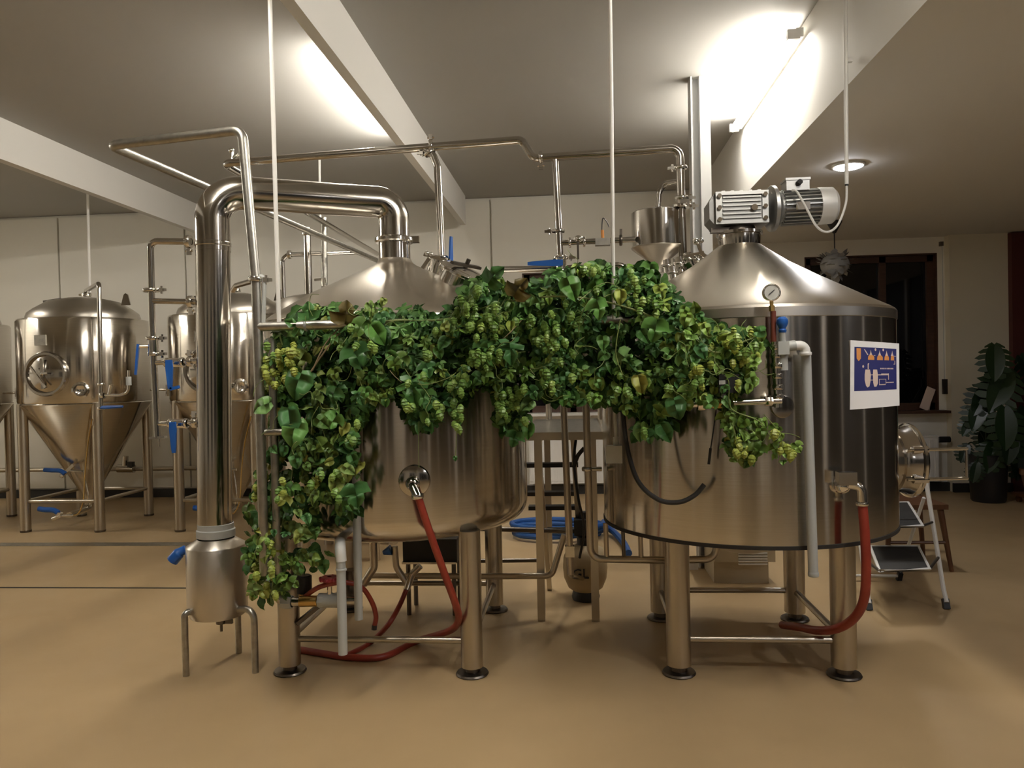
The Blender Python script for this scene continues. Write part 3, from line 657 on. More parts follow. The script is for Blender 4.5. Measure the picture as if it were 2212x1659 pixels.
prints([[(x - .03, .205), (x - .008, .16), (x, .12), (x + .008, .16), (x + .03, .205)] for x in (.41, .59, .735, .852)]
       + [rc(.47, .93, .203, .212), rc(.35, .91, .328, .340), rc(.345, .365, .335, .415), rc(.90, .913, .28, .34), [(.27, .12), (.29, .12), (.36, .20), (.34, .205)]]
       + [[(.30, .42), (.39, .42), (.41, .50), (.40, .60), (.38, .67), (.34, .69), (.31, .66), (.285, .58), (.285, .49)],
          [(.455, .42), (.535, .42), (.55, .50), (.55, .63), (.52, .68), (.475, .68), (.455, .62), (.45, .50)]]
       + [rc(.40, .46, .495, .505), rc(.40, .46, .575, .583), rc(.54, .64, .495, .508), rc(.62, .77, .482, .508), rc(.765, .778, .48, .58), rc(.72, .88, .615, .627),
          rc(.575, .72, .565, .573), rc(.575, .585, .565, .66), rc(.71, .72, .565, .64), rc(.575, .71, .645, .66)]
       + [rc(.60 + .03 * i, .622 + .03 * i, .395, .415) for i in range(4)] + [rc(.73 + .03 * i, .752 + .03 * i, .395, .415) for i in range(5)]
       + [[(x + .018 * math.cos(k), yc + h * math.sin(k)) for k in [q * .785 for q in range(8)]] for x, yc, h in ((.505, .118, .022), (.665, .118, .022), (.255, .375, .022))], 'print_pale', 'print_lines')

# looping black hoses and a junction box on the mash tun's left front
hs = thing('black_hose', 'black hose hanging in a deep loop on the mash tun front', 'hose', PY(1440, 1080, 3.30))
MB().curve([PY(1343, 850, 3.42), PY(1352, 950, 3.40), PY(1376, 1035, 3.36), PY(1420, 1078, 3.33), PY(1465, 1085, 3.32), PY(1500, 1070, 3.32), PY(1521, 1047, 3.33)], .0105, 10).build('hose', 'rubber', hs)
h2 = thing('black_cable', 'thin black cable end dangling from the hops on the mash tun', 'cable', PY(1532, 1000, 3.32))
MB().curve([PY(1547, 885, 3.33), PY(1541, 930, 3.32), PY(1535, 970, 3.32)], .003, 6).curve([PY(1535, 968, 3.32), PY(1533, 985, 3.32), PY(1531, 1003, 3.32)], .006, 8).build('cable', 'rubber', h2)
jb = thing('junction_box', 'small grey square junction box with conduit stub beside the black hose', 'box', PY(1326, 1000, 3.55))
MB().box(PY(1326, 981, 3.60), (.075, .05, .082)).build('box', 'grey_box', jb, 0)
MB().cyl(PY(1331, 962, 3.60), PY(1328, 880, 3.60), .008, 10).cyl(PY(1331, 962, 3.60), PY(1330, 944, 3.60), .013, 10).build('conduit', 'grey_box', jb)

# ================================================================== HOPPER
yh = 4.5
hp = thing('dosing_hopper', 'small steel hopper with funnel bottom and bent top pipe beside the white column', 'hopper', PY(1430, 585, yh))
hc = PY(1420, 460, yh); hb_ = PY(1427, 570, yh); hm = PY(1424, 535, yh)
R_ = .150
MB().lathe([(0, hc.z + .012), (R_ - .01, hc.z + .006), (R_, hc.z), (R_, hm.z + .004)], V((hc.x, yh, 0)), n=56).build('barrel', 'pipe', hp)
MB().lathe([(R_ + .002, hm.z + .004), (R_ + .004, hm.z), (R_, hm.z - .006), (.045, hb_.z + .005), (.035, hb_.z - .01), (.035, hb_.z - .05), (0, hb_.z - .05)], V((hc.x, yh, 0)), n=56).build('funnel', 'tank_dull', hp)
MB().tube([V((hc.x + .0, yh, hc.z)), PY(1424, 415, yh), PY(1436, 396, yh), PY(1470, 392, yo)], .016, 14, .06).build('fill_pipe', 'pipe', hp)
clamp(hp, PY(1472, 428, yo), (0, 0, 1), .040, .02, wing=(1, 0, 0))
clamp(hp, PY(1473, 446, yo), (0, 0, 1), .055, .02, wing=(1, 0, 0))
MB().box(PY(1478, 440, yo - .02), (.05, .05, .04)).build('latch', 'chrome', hp, 0)
tl = MB()
for i, (a, b) in enumerate(((1440, 575), (1452, 590), (1466, 570), (1485, 560), (1476, 590), (1498, 562))):
    tl.cyl(PY(a, b - 14, 4.25), PY(a + 4, b + 18, 4.25), .022 + .006 * (i % 3), 14); tl.ring(PY(a + 1, b, 4.25), (0, 0, 1), .036, .016)
tl.build('outlet_fittings', 'chrome', hp)
ht = thing('lid_hatch_clamp', 'chrome hinged clamp arm on the mash tun lid beside the hopper', 'clamp', PY(1510, 565, 4.15))
MB().bar(PY(1478, 555, 4.15), PY(1520, 545, 4.15), .02, .014).bar(PY(1512, 545, 4.12), PY(1525, 556, 4.12), .02, .02).bar(PY(1505, 520, 4.15), PY(1515, 548, 4.15), .016, .014).ball(PY(1503, 522, 4.14), .018).ball(PY(1515, 520, 4.14), .014).build('arm', 'chrome', ht)
MB().lathe([(.075, -.03), (.075, .02), (.09, .02), (.09, .035), (0, .04)], PY(1500, 578, 4.25), (-.45, 0, 1), 28).build('port_lid', 'chrome', ht)

# ================================================================== FERMENTERS
FX, FY, FR = -5.06, 7.47, 0.61
FC = V((FX, FY, 0))
def fermenter():
    t = thing('conical_fermenter', 'conical steel fermenter with round manway door and rod to its lid', 'fermenter', FC, 'conical fermenters along the back wall')
    zs, zc = PY(172, 690, FY).z - .02, PY(172, 874, FY - FR).z
    zt_ = PY(172, 643, FY).z
    MB().lathe([(FR - .012, zc), (FR, zc + .03), (FR, (zc + zs) / 2), (FR, zs - .02), (FR - .01, zs), (FR - .09, zs + .012)], FC, n=72).build('shell', 'tank', t)
    h = zt_ - zs
    MB().lathe([(FR - .085, zs + .012), (FR - .085, zs + .035), (FR - .10, zs + .075), (FR - .15, zs + .115), (FR * .55, zs + h * .80), (FR * .28, zs + h * .95), (0, zs + h)], FC, n=72).build('dome', 'tank_dull', t, 50)
    MB().lathe([(FR - .004, zc + .008), (FR + .004, zc), (FR - .012, zc - .02), (.10, .36), (.07, .31), (.05, .27), (.05, .20), (0, .20)], FC, n=72).build('cone', 'tank', t, 50)
    for sx in (-1, 1):
        for sy in (-1, 1):
            b = FC + V((sx * .385, sy * .425, 0))
            lg = MB().lathe([(0, .02), (.048, .02), (.048, zc + .01), (0, zc + .03)], b, n=22).build('leg', 'leg_steel', t)
            MB().lathe([(0, 0), (.050, 0), (.052, .02), (0, .022)], b, n=22).build('foot', 'dark_steel', lg)
    c4 = [(FX + sx * .385, FY + sy * .425) for sx, sy in ((-1, -1), (1, -1), (1, 1), (-1, 1))]
    for a, b in zip(c4, c4[1:] + c4[:1]): stretch(t, a, b, .30, .018)
    # manway
    mc = hit(100, 808, FC, FR); d = V((mc.x - FX, mc.y - FY, 0)).normalized()
    mw = MB().lathe([(.205, -.06), (.215, .015), (.205, .03), (.185, .03), (.180, .01), (.12, .035), (0, .05)], mc, d, 44).build('manway_door', 'pipe', t, 30)
    x, y, z = frame(d)
    MB().bar(mc + d * .085 - x * .11 + y * .01, mc + d * .085 + x * .07 + y * .008, .014, .014, d).bar(mc + d * .09 - x * .09 + y * .07, mc + d * .09 + x * .05 - y * .13, .018, .016, d).cyl(mc + d * .03, mc + d * .10, .016, 10).build('cross_handle', 'chrome', mw)
    MB().bar(mc + d * .05 - y * .14 + x * .0, mc + d * .06 + y * .15, .030, .02, d).build('door_arm', 'pipe', mw)
    pt = hit(174, 843, FC, FR); pd = V((pt.x - FX, pt.y - FY, 0)).normalized()
    sp_ = MB().lathe([(.07, -.02), (.078, .012), (.060, .022), (.045, .012), (0, .012)], pt, pd, 28).build('sight_glass', 'chrome', t)
    MB().ring(pt + pd * .02, pd, .062, .014, 6, .05).build('nut_ring', 'pipe', sp_)
    np_ = hit(87, 735, FC, FR); nd = V((np_.x - FX, np_.y - FY, 0)).normalized()
    MB().bar(np_ - frame(nd)[0] * .06, np_ + frame(nd)[0] * .06, .012, .10, (0, 0, 1)).build('name_plate', 'pipe_dull', t, 0)
    # riser pipe in front
    yr = FY - FR - .06
    MB().tube([PY(185, 636, FY - .05), PY(186, 628, FY - .10), PY(214, 612, yr), PY(218, 884, yr)], .021, 14, .05).build('riser_pipe', 'pipe', t)
    MB().ring(PY(187, 637, FY - .06), (0, 0, 1), .05, .03).box(PY(178, 637, FY - .07), (.06, .03, .02)).build('lid_clamp', 'chrome', t)
    rv = MB().tube([PY(222, 854, yr), PY(258, 854, yr - .02), PY(277, 848, yr - .02), PY(278, 800, yr - .02)], .013, 12, .05).cyl(PY(236, 852, yr - .01), PY(240, 832, yr - .01), .018, 12).ring(PY(222, 854, yr), (1, 0, 0), .032, .03).ring(PY(218, 830, yr), (0, 0, 1), .034, .02).build('sample_valve', 'chrome', t)
    MB().lathe([(.024, -.04), (.024, .04)], PY(278, 823, yr - .02), n=16).build('sight_tube', 'pvc', rv)
    handle(rv, PY(221, 880, yr - .03), (1, 0, .02), .20, (0, -.5, 1), .035, .014)
    MB().ring(PY(218, 882, yr), (0, 0, 1), .034, .025).build('base_clamp', 'chrome', rv)
    MB().prism([(-.05, -.02), (.05, -.02), (.025, .085), (-.0, .10), (-.02, .085)], PY(272, 655, FY - .15), (1, 0, 0), (0, 0, 1), .012).build('lifting_lug', 'pipe', t, 0)
    MB().bar(PY(95, 653, FY - .2), PY(132, 647, FY - .2), .03, .03).cyl(PY(108, 658, FY - .2), PY(107, 650, FY - .2), .025, 12).build('lid_hinge', 'dark_steel', t)
    MB().cyl(PY(8, 849, FY - .1), PY(45, 848, FY - .25), .012, 10).cyl(PY(36, 838, FY - .24), PY(36, 862, FY - .24), .014, 10).build('thermowell', 'chrome', t)
    # cone valves
    yv = FY - .30
    v1 = MB().bar(PY(132, 1030, yv), PY(160, 1004, yv), .03, .03).cyl(PY(145, 1016, yv), PY(178, 1018, yv), .012, 10).ball(PY(133, 1028, yv), .02).build('cone_valve', 'chrome', t)
    MB().curve([PY(140, 1024, yv - .02), PY(130, 1017, yv - .02), PY(112, 1016, yv - .02), PY(96, 1015, yv - .02)], .022, 10).build('grip', 'blue', v1)
    yv2 = FY - .42
    v2 = MB().cyl(PY(114, 1121, yv2), PY(130, 1114, yv2), .022, 12).cyl(PY(128, 1114, yv2), PY(160, 1113, yv2), .012, 10).box(PY(128, 1112, yv2), (.05, .04, .05)).tube([FC + V((0, 0, .22)), FC + V((0, -.02, .16)), PY(150, 1113, yv2)], .03, 12, .05).build('drain_valve', 'chrome', t)
    MB().curve([PY(126, 1108, yv2), PY(115, 1102, yv2), PY(98, 1101, yv2), PY(84, 1099, yv2)], .026, 10).build('grip', 'blue', v2)
    MB().curve([PY(199, 905, FY - .5), PY(190, 960, FY - .42), PY(184, 1020, FY - .40), PY(180, 1080, FY - .42), PY(170, 1108, yv2), PY(158, 1113, yv2)], .006, 8).build('level_hose', 'brass', t)
    return t
f1 = fermenter()
f0 = copy_tree(f1); f0.location.x -= 1.585; f0['label'] = 'conical steel fermenter cut off by the picture edge, only one flank showing'
f2 = copy_tree(f1); f2.location.x += 1.585; f2['label'] = 'conical steel fermenter standing behind the condenser column and side pipe'
f3 = copy_tree(f1); f3.location.x += 3.17; f3['label'] = 'conical steel fermenter hidden behind the left brew kettle'
wp = thing('wall_pipe', 'low steel pipe with a black valve running along the back wall behind the fermenters', 'pipe', (-6, 8.9, .55))
zz = PY(340, 1012, 8.9).z
MB().cyl((XL + .1, 8.9, zz), (-2.2, 8.9, zz), .028, 12).build('pipe', 'leg_steel', wp)
MB().cyl(PY(255, 1012, 8.85), PY(290, 1012, 8.85), .05, 12).cyl(PY(270, 1012, 8.85), PY(271, 985, 8.85), .035, 12).build('valve', 'pipe', wp)
MB().box(PY(283, 1003, 8.8), (.06, .06, .06)).build('knob', 'black', wp)

# ================================================================== PLATFORM BETWEEN THE KETTLES
y0, y1 = 4.45, 5.75
xa, xb = PY(1130, 940, y0).x, PY(1302, 940, y0).x
zp = PY(1215, 934, y0).z
pf = thing('work_platform', 'grey steel work platform on square legs between the two kettles', 'platform', ((xa + xb) / 2, (y0 + y1) / 2, 0))
MB().box(((xa + xb) / 2, (y0 + y1) / 2, zp - .004), (xb - xa, y1 - y0, .008)).build('deck', 'pipe_dull', pf, 0)
MB().box(((xa + xb) / 2, y0, zp - .022), (xb - xa, .012, .046)).box((xa, (y0 + y1) / 2, zp - .022), (.012, y1 - y0, .046)).box((xb, (y0 + y1) / 2, zp - .022), (.012, y1 - y0, .046)).build('edge_frame', 'leg_steel', pf, 0)
la, lb_ = PZ(1170, 1342, 0).x, PZ(1287, 1342, 0).x
for xx in (la, lb_):
    for yy in (y0 + .02, y1 - .03):
        MB().box((xx, yy, (zp - .01) / 2), (.045, .045, zp - .01)).build('leg', 'leg_steel', pf, 0)
# steep ladder behind the platform front
ldx0, ldx1 = PY(1150, 1060, 4.9).x, PY(1240, 1060, 4.9).x
for xx in (ldx0 + .05, ldx1): MB().bar((xx, 4.75, zp - .05), (xx + .04, 5.1, 0), .03, .05, (0, 1, 0)).build('ladder_stringer', 'leg_steel', pf, 0)
for q, zq in enumerate((PY(1195, 1004, 4.85).z, PY(1195, 1066, 4.9).z, PY(1195, 1097, 4.95).z, PY(1195, 1147, 5.0).z)):
    MB().box(((ldx0 + ldx1) / 2, 4.85 + q * .06, zq), (ldx1 - ldx0 + .06, .08, .025)).build('rung', 'black', pf, 0)
# railing posts standing on the platform
for a, b, yy in ((1186, 905, 5.6), (1298, 905, 5.6)):
    MB().cyl(PY(a, 906, yy), PY(a - 6, 700, yy), .022, 12).build('rail_post', 'leg_steel', pf)
MB().cyl(PY(1180, 702, 5.6), PY(1292, 700, 5.6), .02, 12).build('top_rail', 'leg_steel', pf)

# ================================================================== PIPEWORK BETWEEN THE KETTLES
yq = 4.0
tp = thing('transfer_pipe', 'upright steel transfer pipe with a bend running under the mash tun', 'pipe', PY(1280, 1210, yq))
MB().tube([PY(1262, 640, yq), PY(1266, 880, yq), PY(1276, 1207, yq), PY(1430, 1210, yq), PY(1545, 1208, yq), PY(1550, 1150, yq)], .019, 14, .06, 8).build('pipe', 'leg_steel', tp)
for q in (1308, 1345, 1382): MB().cyl(PY(q, 1130, yq), PY(q + 3, 1208, yq), .013 if q != 1345 else .010, 10).build('riser', 'leg_steel' if q != 1345 else 'dark_steel', tp)
MB().cyl(PY(1265, 1013, yq), PY(1300, 1013, yq), .012, 10).ring(PY(1268, 1013, yq), (0, 0, 1), .028, .02).build('cross_link', 'pipe', tp)
tq = thing('return_pipe', 'upright steel return pipe dropping from the hops to the floor keg', 'pipe', PY(1235, 1235, 4.2))
MB().tube([PY(1208, 640, 4.2), PY(1216, 840, 4.2), PY(1233, 1240, 4.2)], .019, 14).build('pipe', 'leg_steel', tq)
MB().box(PY(1231, 1190, 4.2), (.05, .05, .06)).build('coupling', 'pipe', tq)
MB().tube([PY(1233, 1235, 4.2), PY(1234, 1243, 4.2), PY(1258, 1250, 4.7)], .014, 10, .02).build('tail_pipe', 'pipe', tq)
tr = thing('link_pipe', 'horizontal steel link pipe bent upward beside the left kettle legs', 'pipe', PY(1100, 1245, 4.45))
MB().tube([PY(800, 1243, 4.5), PY(1030, 1245, 4.45), PY(1192, 1244, 4.4), PY(1219, 1155, 4.4)], .018, 14, .05).build('pipe', 'leg_steel', tr)
ts = thing('floor_rail_pipe', 'dark horizontal pipe low behind the left kettle', 'pipe', PY(1100, 1143, 4.8))
MB().cyl(PY(1000, 1141, 4.85), PY(1222, 1147, 4.75), .016, 12).cyl(PY(1010, 1212, 4.9), PY(1170, 1210, 4.8), .014, 12).build('pipe', 'dark_steel', ts)
# black cables looping down from the platform
bc = thing('pump_cable', 'black cable looping down from the platform to the tan keg pump', 'cable', PY(1255, 1200, 4.6))
MB().curve([PY(1244, 950, 4.5), PY(1240, 1000, 4.5), PY(1250, 1080, 4.5), PY(1262, 1140, 4.6), PY(1252, 1205, 4.7)], .008, 8).curve([PY(1262, 968, 4.5), PY(1248, 985, 4.5), PY(1239, 1010, 4.5)], .012, 8).build('cable', 'rubber', bc)
# keg-shaped pump vessel with lettering
kc = PZ(1266, 1308, 0)
kg = thing('keg_pump', 'round tan keg on a black base with dark lettering under the platform', 'keg', V((kc.x, kc.y + .14, 0)))
kb = V((kc.x, kc.y + .14, 0))
MB().lathe([(0, 0), (.085, 0), (.09, .02), (.08, .06), (0, .06)], kb, n=28).build('base', 'black', kg)
MB().lathe([(.06, .045), (.11, .08), (.136, .14), (.142, .20), (.138, .27), (.115, .325), (.06, .35), (0, .355)], kb, n=36).build('body', 'sack', kg, 50)
MB().lathe([(.05, .34), (.05, .40), (.03, .42), (.03, .56), (0, .56)], kb, n=20).box(kb + V((-.02, -.03, .47)), (.09, .09, .10)).build('pump_head', 'black', kg)
def text(s, size, ox, xdir, ydir, parent, m, name='lettering', ext=.0015):
    cu = bpy.data.curves.new(name, 'FONT'); cu.body = s; cu.size = size; cu.extrude = ext; cu.align_x = 'CENTER'; cu.resolution_u = 2
    ob = bpy.data.objects.new(name, cu); col.objects.link(ob)
    me = bpy.data.meshes.new_from_object(ob.evaluated_get(bpy.context.evaluated_depsgraph_get())); bpy.data.objects.remove(ob)
    xd, yd = V(xdir).normalized(), V(ydir).normalized(); zd = xd.cross(yd); rl = root_loc(parent)
    for v in me.vertices: v.co = V(ox) + xd * v.co.x + yd * v.co.y + zd * v.co.z - rl
    me.materials.append(MATS[m]); no = bpy.data.objects.new(name, me); col.objects.link(no); no.parent = parent
    return no
text('GL', .085, kb + V((-.03, -.143, .17)), (1, 0, 0), (0, .0, 1), kg, 'black', ext=.006)

# ================================================================== UNDER THE LEFT KETTLE
def pvc_drain(x0, y0_, x1, y1_, yy, label):
    t = thing('drain_tube', label, 'pipe', PY(x1, y1_, yy))
    MB().tube([PY(x0, y0_ - 14, yy + .22), PY(x0, y0_, yy), PY(x0 + 2, y0_ + 30, yy)], .024, 16, .05).build('elbow', 'white_plastic', t)
    MB().cyl(PY(x0 + 1, y0_ + 20, yy), PY(x1, y1_, yy), .0205, 16).build('tube', 'pvc', t)
    MB().ring(PY(x0 + 2, y0_ + 48, yy), (0, 0, 1), .0245, .012, 16, .015).build('collar', 'pvc', t)
pvc_drain(735, 1182, 741, 1413, 3.30, 'light grey plastic drain tube with an elbow below the left kettle valve')
dq = thing('drain_tube', 'straight grey plastic drain tube running down the left kettle front through the hops', 'pipe', PY(774, 1340, 3.42))
MB().cyl(PY(766, 860, 3.42), PY(775, 1338, 3.42), .019, 16).build('tube', 'pvc', dq)
# wort pump with valves
wpump = thing('wort_pump', 'small pump with black cap, brass union and red handwheel at the left kettle foot', 'pump', PY(700, 1310, 3.5))
ypm = 3.52
MB().tube([PY(598, 1265, ypm), PY(603, 1298, ypm), PY(640, 1300, ypm), PY(770, 1297, ypm)], .022, 14, .03).build('suction_pipe', 'pipe', wpump)
MB().ring(PY(620, 1300, ypm), (1, 0, 0), .034, .05, 8).build('union', 'pvc', wpump)
MB().ring(PY(695, 1297, ypm), (1, 0, 0), .036, .03, 8).cyl(PY(690, 1297, ypm), PY(735, 1297, ypm), .034, 14).build('union', 'pvc', wpump)
MB().cyl(PY(648, 1299, ypm), PY(686, 1298, ypm), .026, 14).build('brass_union', 'brass', wpump)
MB().cyl(PY(712, 1290, ypm), PY(712, 1262, ypm), .012, 10).build('valve_stem', 'chrome', wpump)
hwm = MB().ring(PY(712, 1250, ypm), (0, 0, 1), .042, .02, 12, .012)
for k in range(8): hwm.ball(PY(712, 1250, ypm) + V((.042 * math.cos(k * .785), .042 * math.sin(k * .785), 0)), .011, 8, 4)
hwm.build('handwheel', 'red_wheel', wpump)
MB().lathe([(0, -.05), (.036, -.05), (.037, .03), (.03, .036), (0, .036)], PY(657, 1258, 3.6), n=22).build('black_cap', 'black', wpump)
MB().lathe([(.02, -.05), (.045, -.03), (.045, .04), (.03, .05), (0, .05)], PY(640, 1270, 3.7), n=22).build('pump_body', 'brass', wpump)
MB().cyl(PY(760, 1230, 3.62), PY(762, 1300, 3.62), .035, 14).build('motor', 'dark_steel', wpump)
sb = thing('strut_bar', 'dark slanting bar leaning under the left kettle', 'bar', PY(640, 1350, 3.7))
MB().bar(PY(640, 1348, 3.62), PY(720, 1283, 3.75), .02, .02).build('bar', 'dark_steel', sb, 0)
# outlet pipes under the kettle
for a, lab in ((812, 'bent steel outlet pipe below the left kettle bottom beside the blue grip'), (860, 'forked steel outlet pipe below the left kettle bottom beside the black box')):
    t = thing('outlet_pipe', lab, 'pipe', PY(a, 1250, 4.1))
    if a == 812:
        MB().tube([PY(806, 1170, 4.1), PY(808, 1225, 4.1), PY(785, 1262, 4.1)], .022, 14, .04).build('pipe', 'leg_steel', t)
    else:
        MB().tube([PY(852, 1180, 4.1), PY(856, 1225, 4.1), PY(880, 1262, 4.1)], .018, 14, .05).tube([PY(908, 1222, 4.1), PY(890, 1240, 4.1), PY(878, 1275, 4.05)], .018, 12, .03).build('pipe', 'leg_steel', t)
        MB().cyl(PY(828, 1194, 4.1), PY(845, 1188, 4.1), .012, 10, .03).build('grip', 'blue', t)
bx = thing('black_case', 'black box standing under the left kettle', 'box', PZ(925, 1215 + 60, 0))
MB().box(PY(930, 1188, 4.55) + V((0, .1, 0)), (.33, .25, .14)).build('case', 'black', bx, 0)
for sx in (-.14, .14):
    for sy in (-.1, .1):
        c = PY(930, 1188, 4.55) + V((sx, .1 + sy, -.07)); MB().cyl(c, V((c.x, c.y, 0)), .014, 8).build('leg', 'dark_steel', bx)
MB().box(PY(930, 1212, 4.55) + V((0, -.04, 0)), (.33, .03, .012)).build('ledge', 'pipe', bx, 0)

# ================================================================== HOSES
rh = thing('red_hose', 'red hose from the left kettle outlet curling round its front leg to the floor', 'hose', PY(820, 1425, 3.5))
def fl(x, y, r): 
    p = PZ(x, y, r); return p
MB().curve([PY(903, 1072, 3.33), PY(925, 1140, 3.34), PY(955, 1225, 3.38), PY(984, 1305, 3.46), PY(990, 1340, 3.60), PY(970, 1363, 3.78), fl(900, 1385, .02), fl(830, 1418, .018), fl(760, 1420, .018), fl(700, 1412, .018), fl(640, 1402, .018)], .0175, 12).build('hose', 'red_hose', rh)
rh2 = thing('red_hose', 'red hose from the forked outlet pipe arching to the floor under the left kettle', 'hose', PY(850, 1330, 3.9))
MB().curve([PY(877, 1275, 4.05), PY(862, 1310, 4.0), PY(838, 1350, 3.9), fl(800, 1388, .016), fl(765, 1408, .016), fl(735, 1420, .016)], .0135, 12).build('hose', 'red_hose', rh2)
rh3 = thing('red_hose', 'short red hose from the pump handwheel bending down to a black end', 'hose', PY(808, 1355, 3.65))
MB().curve([PY(655, 1292, 3.55), PY(690, 1268, 3.5), PY(740, 1258, 3.5), PY(780, 1268, 3.55), PY(803, 1300, 3.6), PY(812, 1330, 3.62), PY(809, 1352, 3.62)], .012, 12).build('hose', 'red_hose', rh3)
MB().cyl(PY(809, 1350, 3.62), PY(808, 1360, 3.62), .013, 10).build('end_plug', 'black', rh3)
rh4 = thing('red_hose', 'thick red hose hanging from the mash tun outlet and curving round its leg', 'hose', PY(1800, 1365, 3.45))
MB().curve([PY(1863, 1090, 3.37), PY(1868, 1150, 3.36), PY(1871, 1230, 3.36), PY(1866, 1295, 3.38), PY(1845, 1335, 3.44), PY(1808, 1358, 3.55), PY(1765, 1362, 3.72), PY(1728, 1355, 3.9), PY(1690, 1350, 4.1)], .020, 14).build('hose', 'red_hose', rh4)
# blue hose coil on the floor
bhz = thing('blue_hose', 'coiled blue hose lying on the floor behind the platform ladder', 'hose', PZ(1200, 1170, 0))
cc = PZ(1205, 1165, 0); pts = []
for k in range(46):
    a = k * .42; r = .34 + .03 * math.sin(k * .9) + .004 * k * .2
    pts.append(V((cc.x + r * 1.05 * math.cos(a), cc.y + .1 + r * .75 * math.sin(a), .03 + .0022 * k)))
MB().tube(pts, .026, 10).build('hose', 'blue_hose', bhz)
MB().curve([PZ(1250, 1150, .03), PZ(1290, 1135, .10), PZ(1320, 1145, .05), PZ(1345, 1170, .03), PZ(1358, 1195, .03)], .028, 10).build('hose_end', 'blue_hose', bhz)

# ================================================================== CABINET BEHIND THE MASH TUN
cbp = PZ(1610, 1262, 0); cw = PY(1680, 1230, cbp.y).x - PY(1548, 1230, cbp.y).x
cb = thing('control_cabinet', 'low beige metal cabinet with louvre vent standing behind the mash tun', 'cabinet', (cbp.x, cbp.y + .22, 0))
MB().box((cbp.x, cbp.y + .22, .44), (cw, .44, .58)).build('body', 'beige_metal', cb, 0)
MB().box((cbp.x - .02, cbp.y + .23, .08), (cw * .9, .40, .16)).build('plinth', 'beige_metal', cb, 0)
vx = PY(1626, 1206, cbp.y)
for k in range(5): MB().box((vx.x, cbp.y - .004, vx.z + .035 - k * .018), (.19, .014, .010)).build('louvre', 'white_plastic', cb, 0)
nt_ = thing('note_paper', 'white paper note fixed low behind the mash tun front leg', 'paper', PY(1497, 1228, 5.62))
MB().box(PY(1497, 1228, 5.62), (.075, .002, .085)).build('sheet', 'paper', nt_, 0)

# ================================================================== STEP LADDER
sl = thing('step_ladder', 'white folding step ladder with two black treads beside the mash tun', 'step ladder', PZ(1960, 1320, 0))
fr, flft = PZ(2045, 1316, 0), PZ(1878, 1318, 0)
topr, topl = PY(2000, 1036, 5.02), None
topl = V((topr.x - (fr.x - flft.x), topr.y, topr.z))
rr_ = V((fr.x - .02, 5.35, 0)); rl_ = V((flft.x + .02, 5.35, 0))
for f, tp_ in ((fr, topr), (flft, topl)):
    k = f * .85 + tp_ * .15
    lg = MB().tube([f + V((0, 0, .04)), k + V((0, 0.0, 0)), tp_], .0135, 10).build('front_leg', 'white_paint', sl)
    MB().bar(f, f + (k - f).normalized() * .06, .034, .034).build('foot', 'black', lg, 0)
MB().tube([topr, topr + V((-.02, .05, .03)), topl + V((.02, .05, .03)), topl], .0135, 10, .03).build('top_bow', 'white_paint', sl)
for f, tp_ in ((rr_, topr), (rl_, topl)):
    lg = MB().cyl(f + V((0, 0, .03)), tp_ + V((0, .03, -.12)), .011, 10).build('rear_leg', 'white_paint', sl)
    MB().bar(f, f + V((0, -.03, .06)), .03, .03).build('foot', 'black', lg, 0)
MB().cyl(rr_ + V((0, -.02, .035)), rl_ + V((0, -.02, .035)), .010, 10).build('rear_bar', 'white_paint', sl)
def tread(ps, z):
    P = [PZ(a, b, z) for a, b in ps]
    c = sum(P, V((0, 0, 0))) / 4
    fr_ = MB().tube(P + [P[0]], .010, 8)
    b = MB(); b.add([c + (p - c) * .97 + V((0, 0, .004)) for p in P] + [c + (p - c) * .97 - V((0, 0, .012)) for p in P], [(0, 1, 2, 3), (7, 6, 5, 4), (0, 4, 5, 1), (1, 5, 6, 2), (2, 6, 7, 3), (3, 7, 4, 0)])
    tr_ = b.build('tread', 'rubber', sl, 0); fr_.build('tread_rim', 'white_paint', tr_)
    return P
zl = PY(2007, 1230, 4.55).z; zu = PY(1992, 1136, 4.80).z
A = tread([(1880, 1181), (1984, 1181), (2008, 1229), (1900, 1233)], zl)
B = tread([(1872, 1087), (1962, 1086), (1993, 1136), (1892, 1138)], zu)
for P, zq in ((A, zl), (B, zu)):
    for q, f, tp_ in ((P[2], fr, topr), (P[3], flft, topl)):
        k = (zq - 0) / (tp_.z); MB().cyl(q, f + (tp_ - f) * k, .009, 8).build('tread_arm', 'dark_steel', sl)

# ================================================================== WOODEN CHAIR BEHIND THE LADDER
chp = V((PY(1955, 1130, 5.8).x, 5.8, 0))
ch = thing('wooden_chair', 'brown wooden chair half hidden behind the step ladder', 'chair', chp)
MB().box(chp + V((0, 0, .45)), (.42, .42, .035)).build('seat', 'wood_chair', ch, 0)
for sx in (-1, 1):
    for sy in (-1, 1):
        MB().cyl(chp + V((sx * .17, sy * .17, .44)), chp + V((sx * .22, sy * .22, 0)), .022, 12, .015).build('leg', 'wood_chair', ch)
for sx in (-1, 1): MB().cyl(chp + V((sx * .18, .19, .45)), chp + V((sx * .21, .27, .86)), .014, 10).build('back_post', 'wood_chair', ch)
MB().curve([chp + V((-.22, .26, .80)), chp + V((-.1, .31, .82)), chp + V((.1, .31, .82)), chp + V((.22, .26, .80))], .03, 10).build('backrest', 'wood_chair', ch)
MB().cyl(chp + V((-.2, -.2, .2)), chp + V((.2, -.2, .2)), .012, 8).build('stretcher', 'wood_chair', ch)
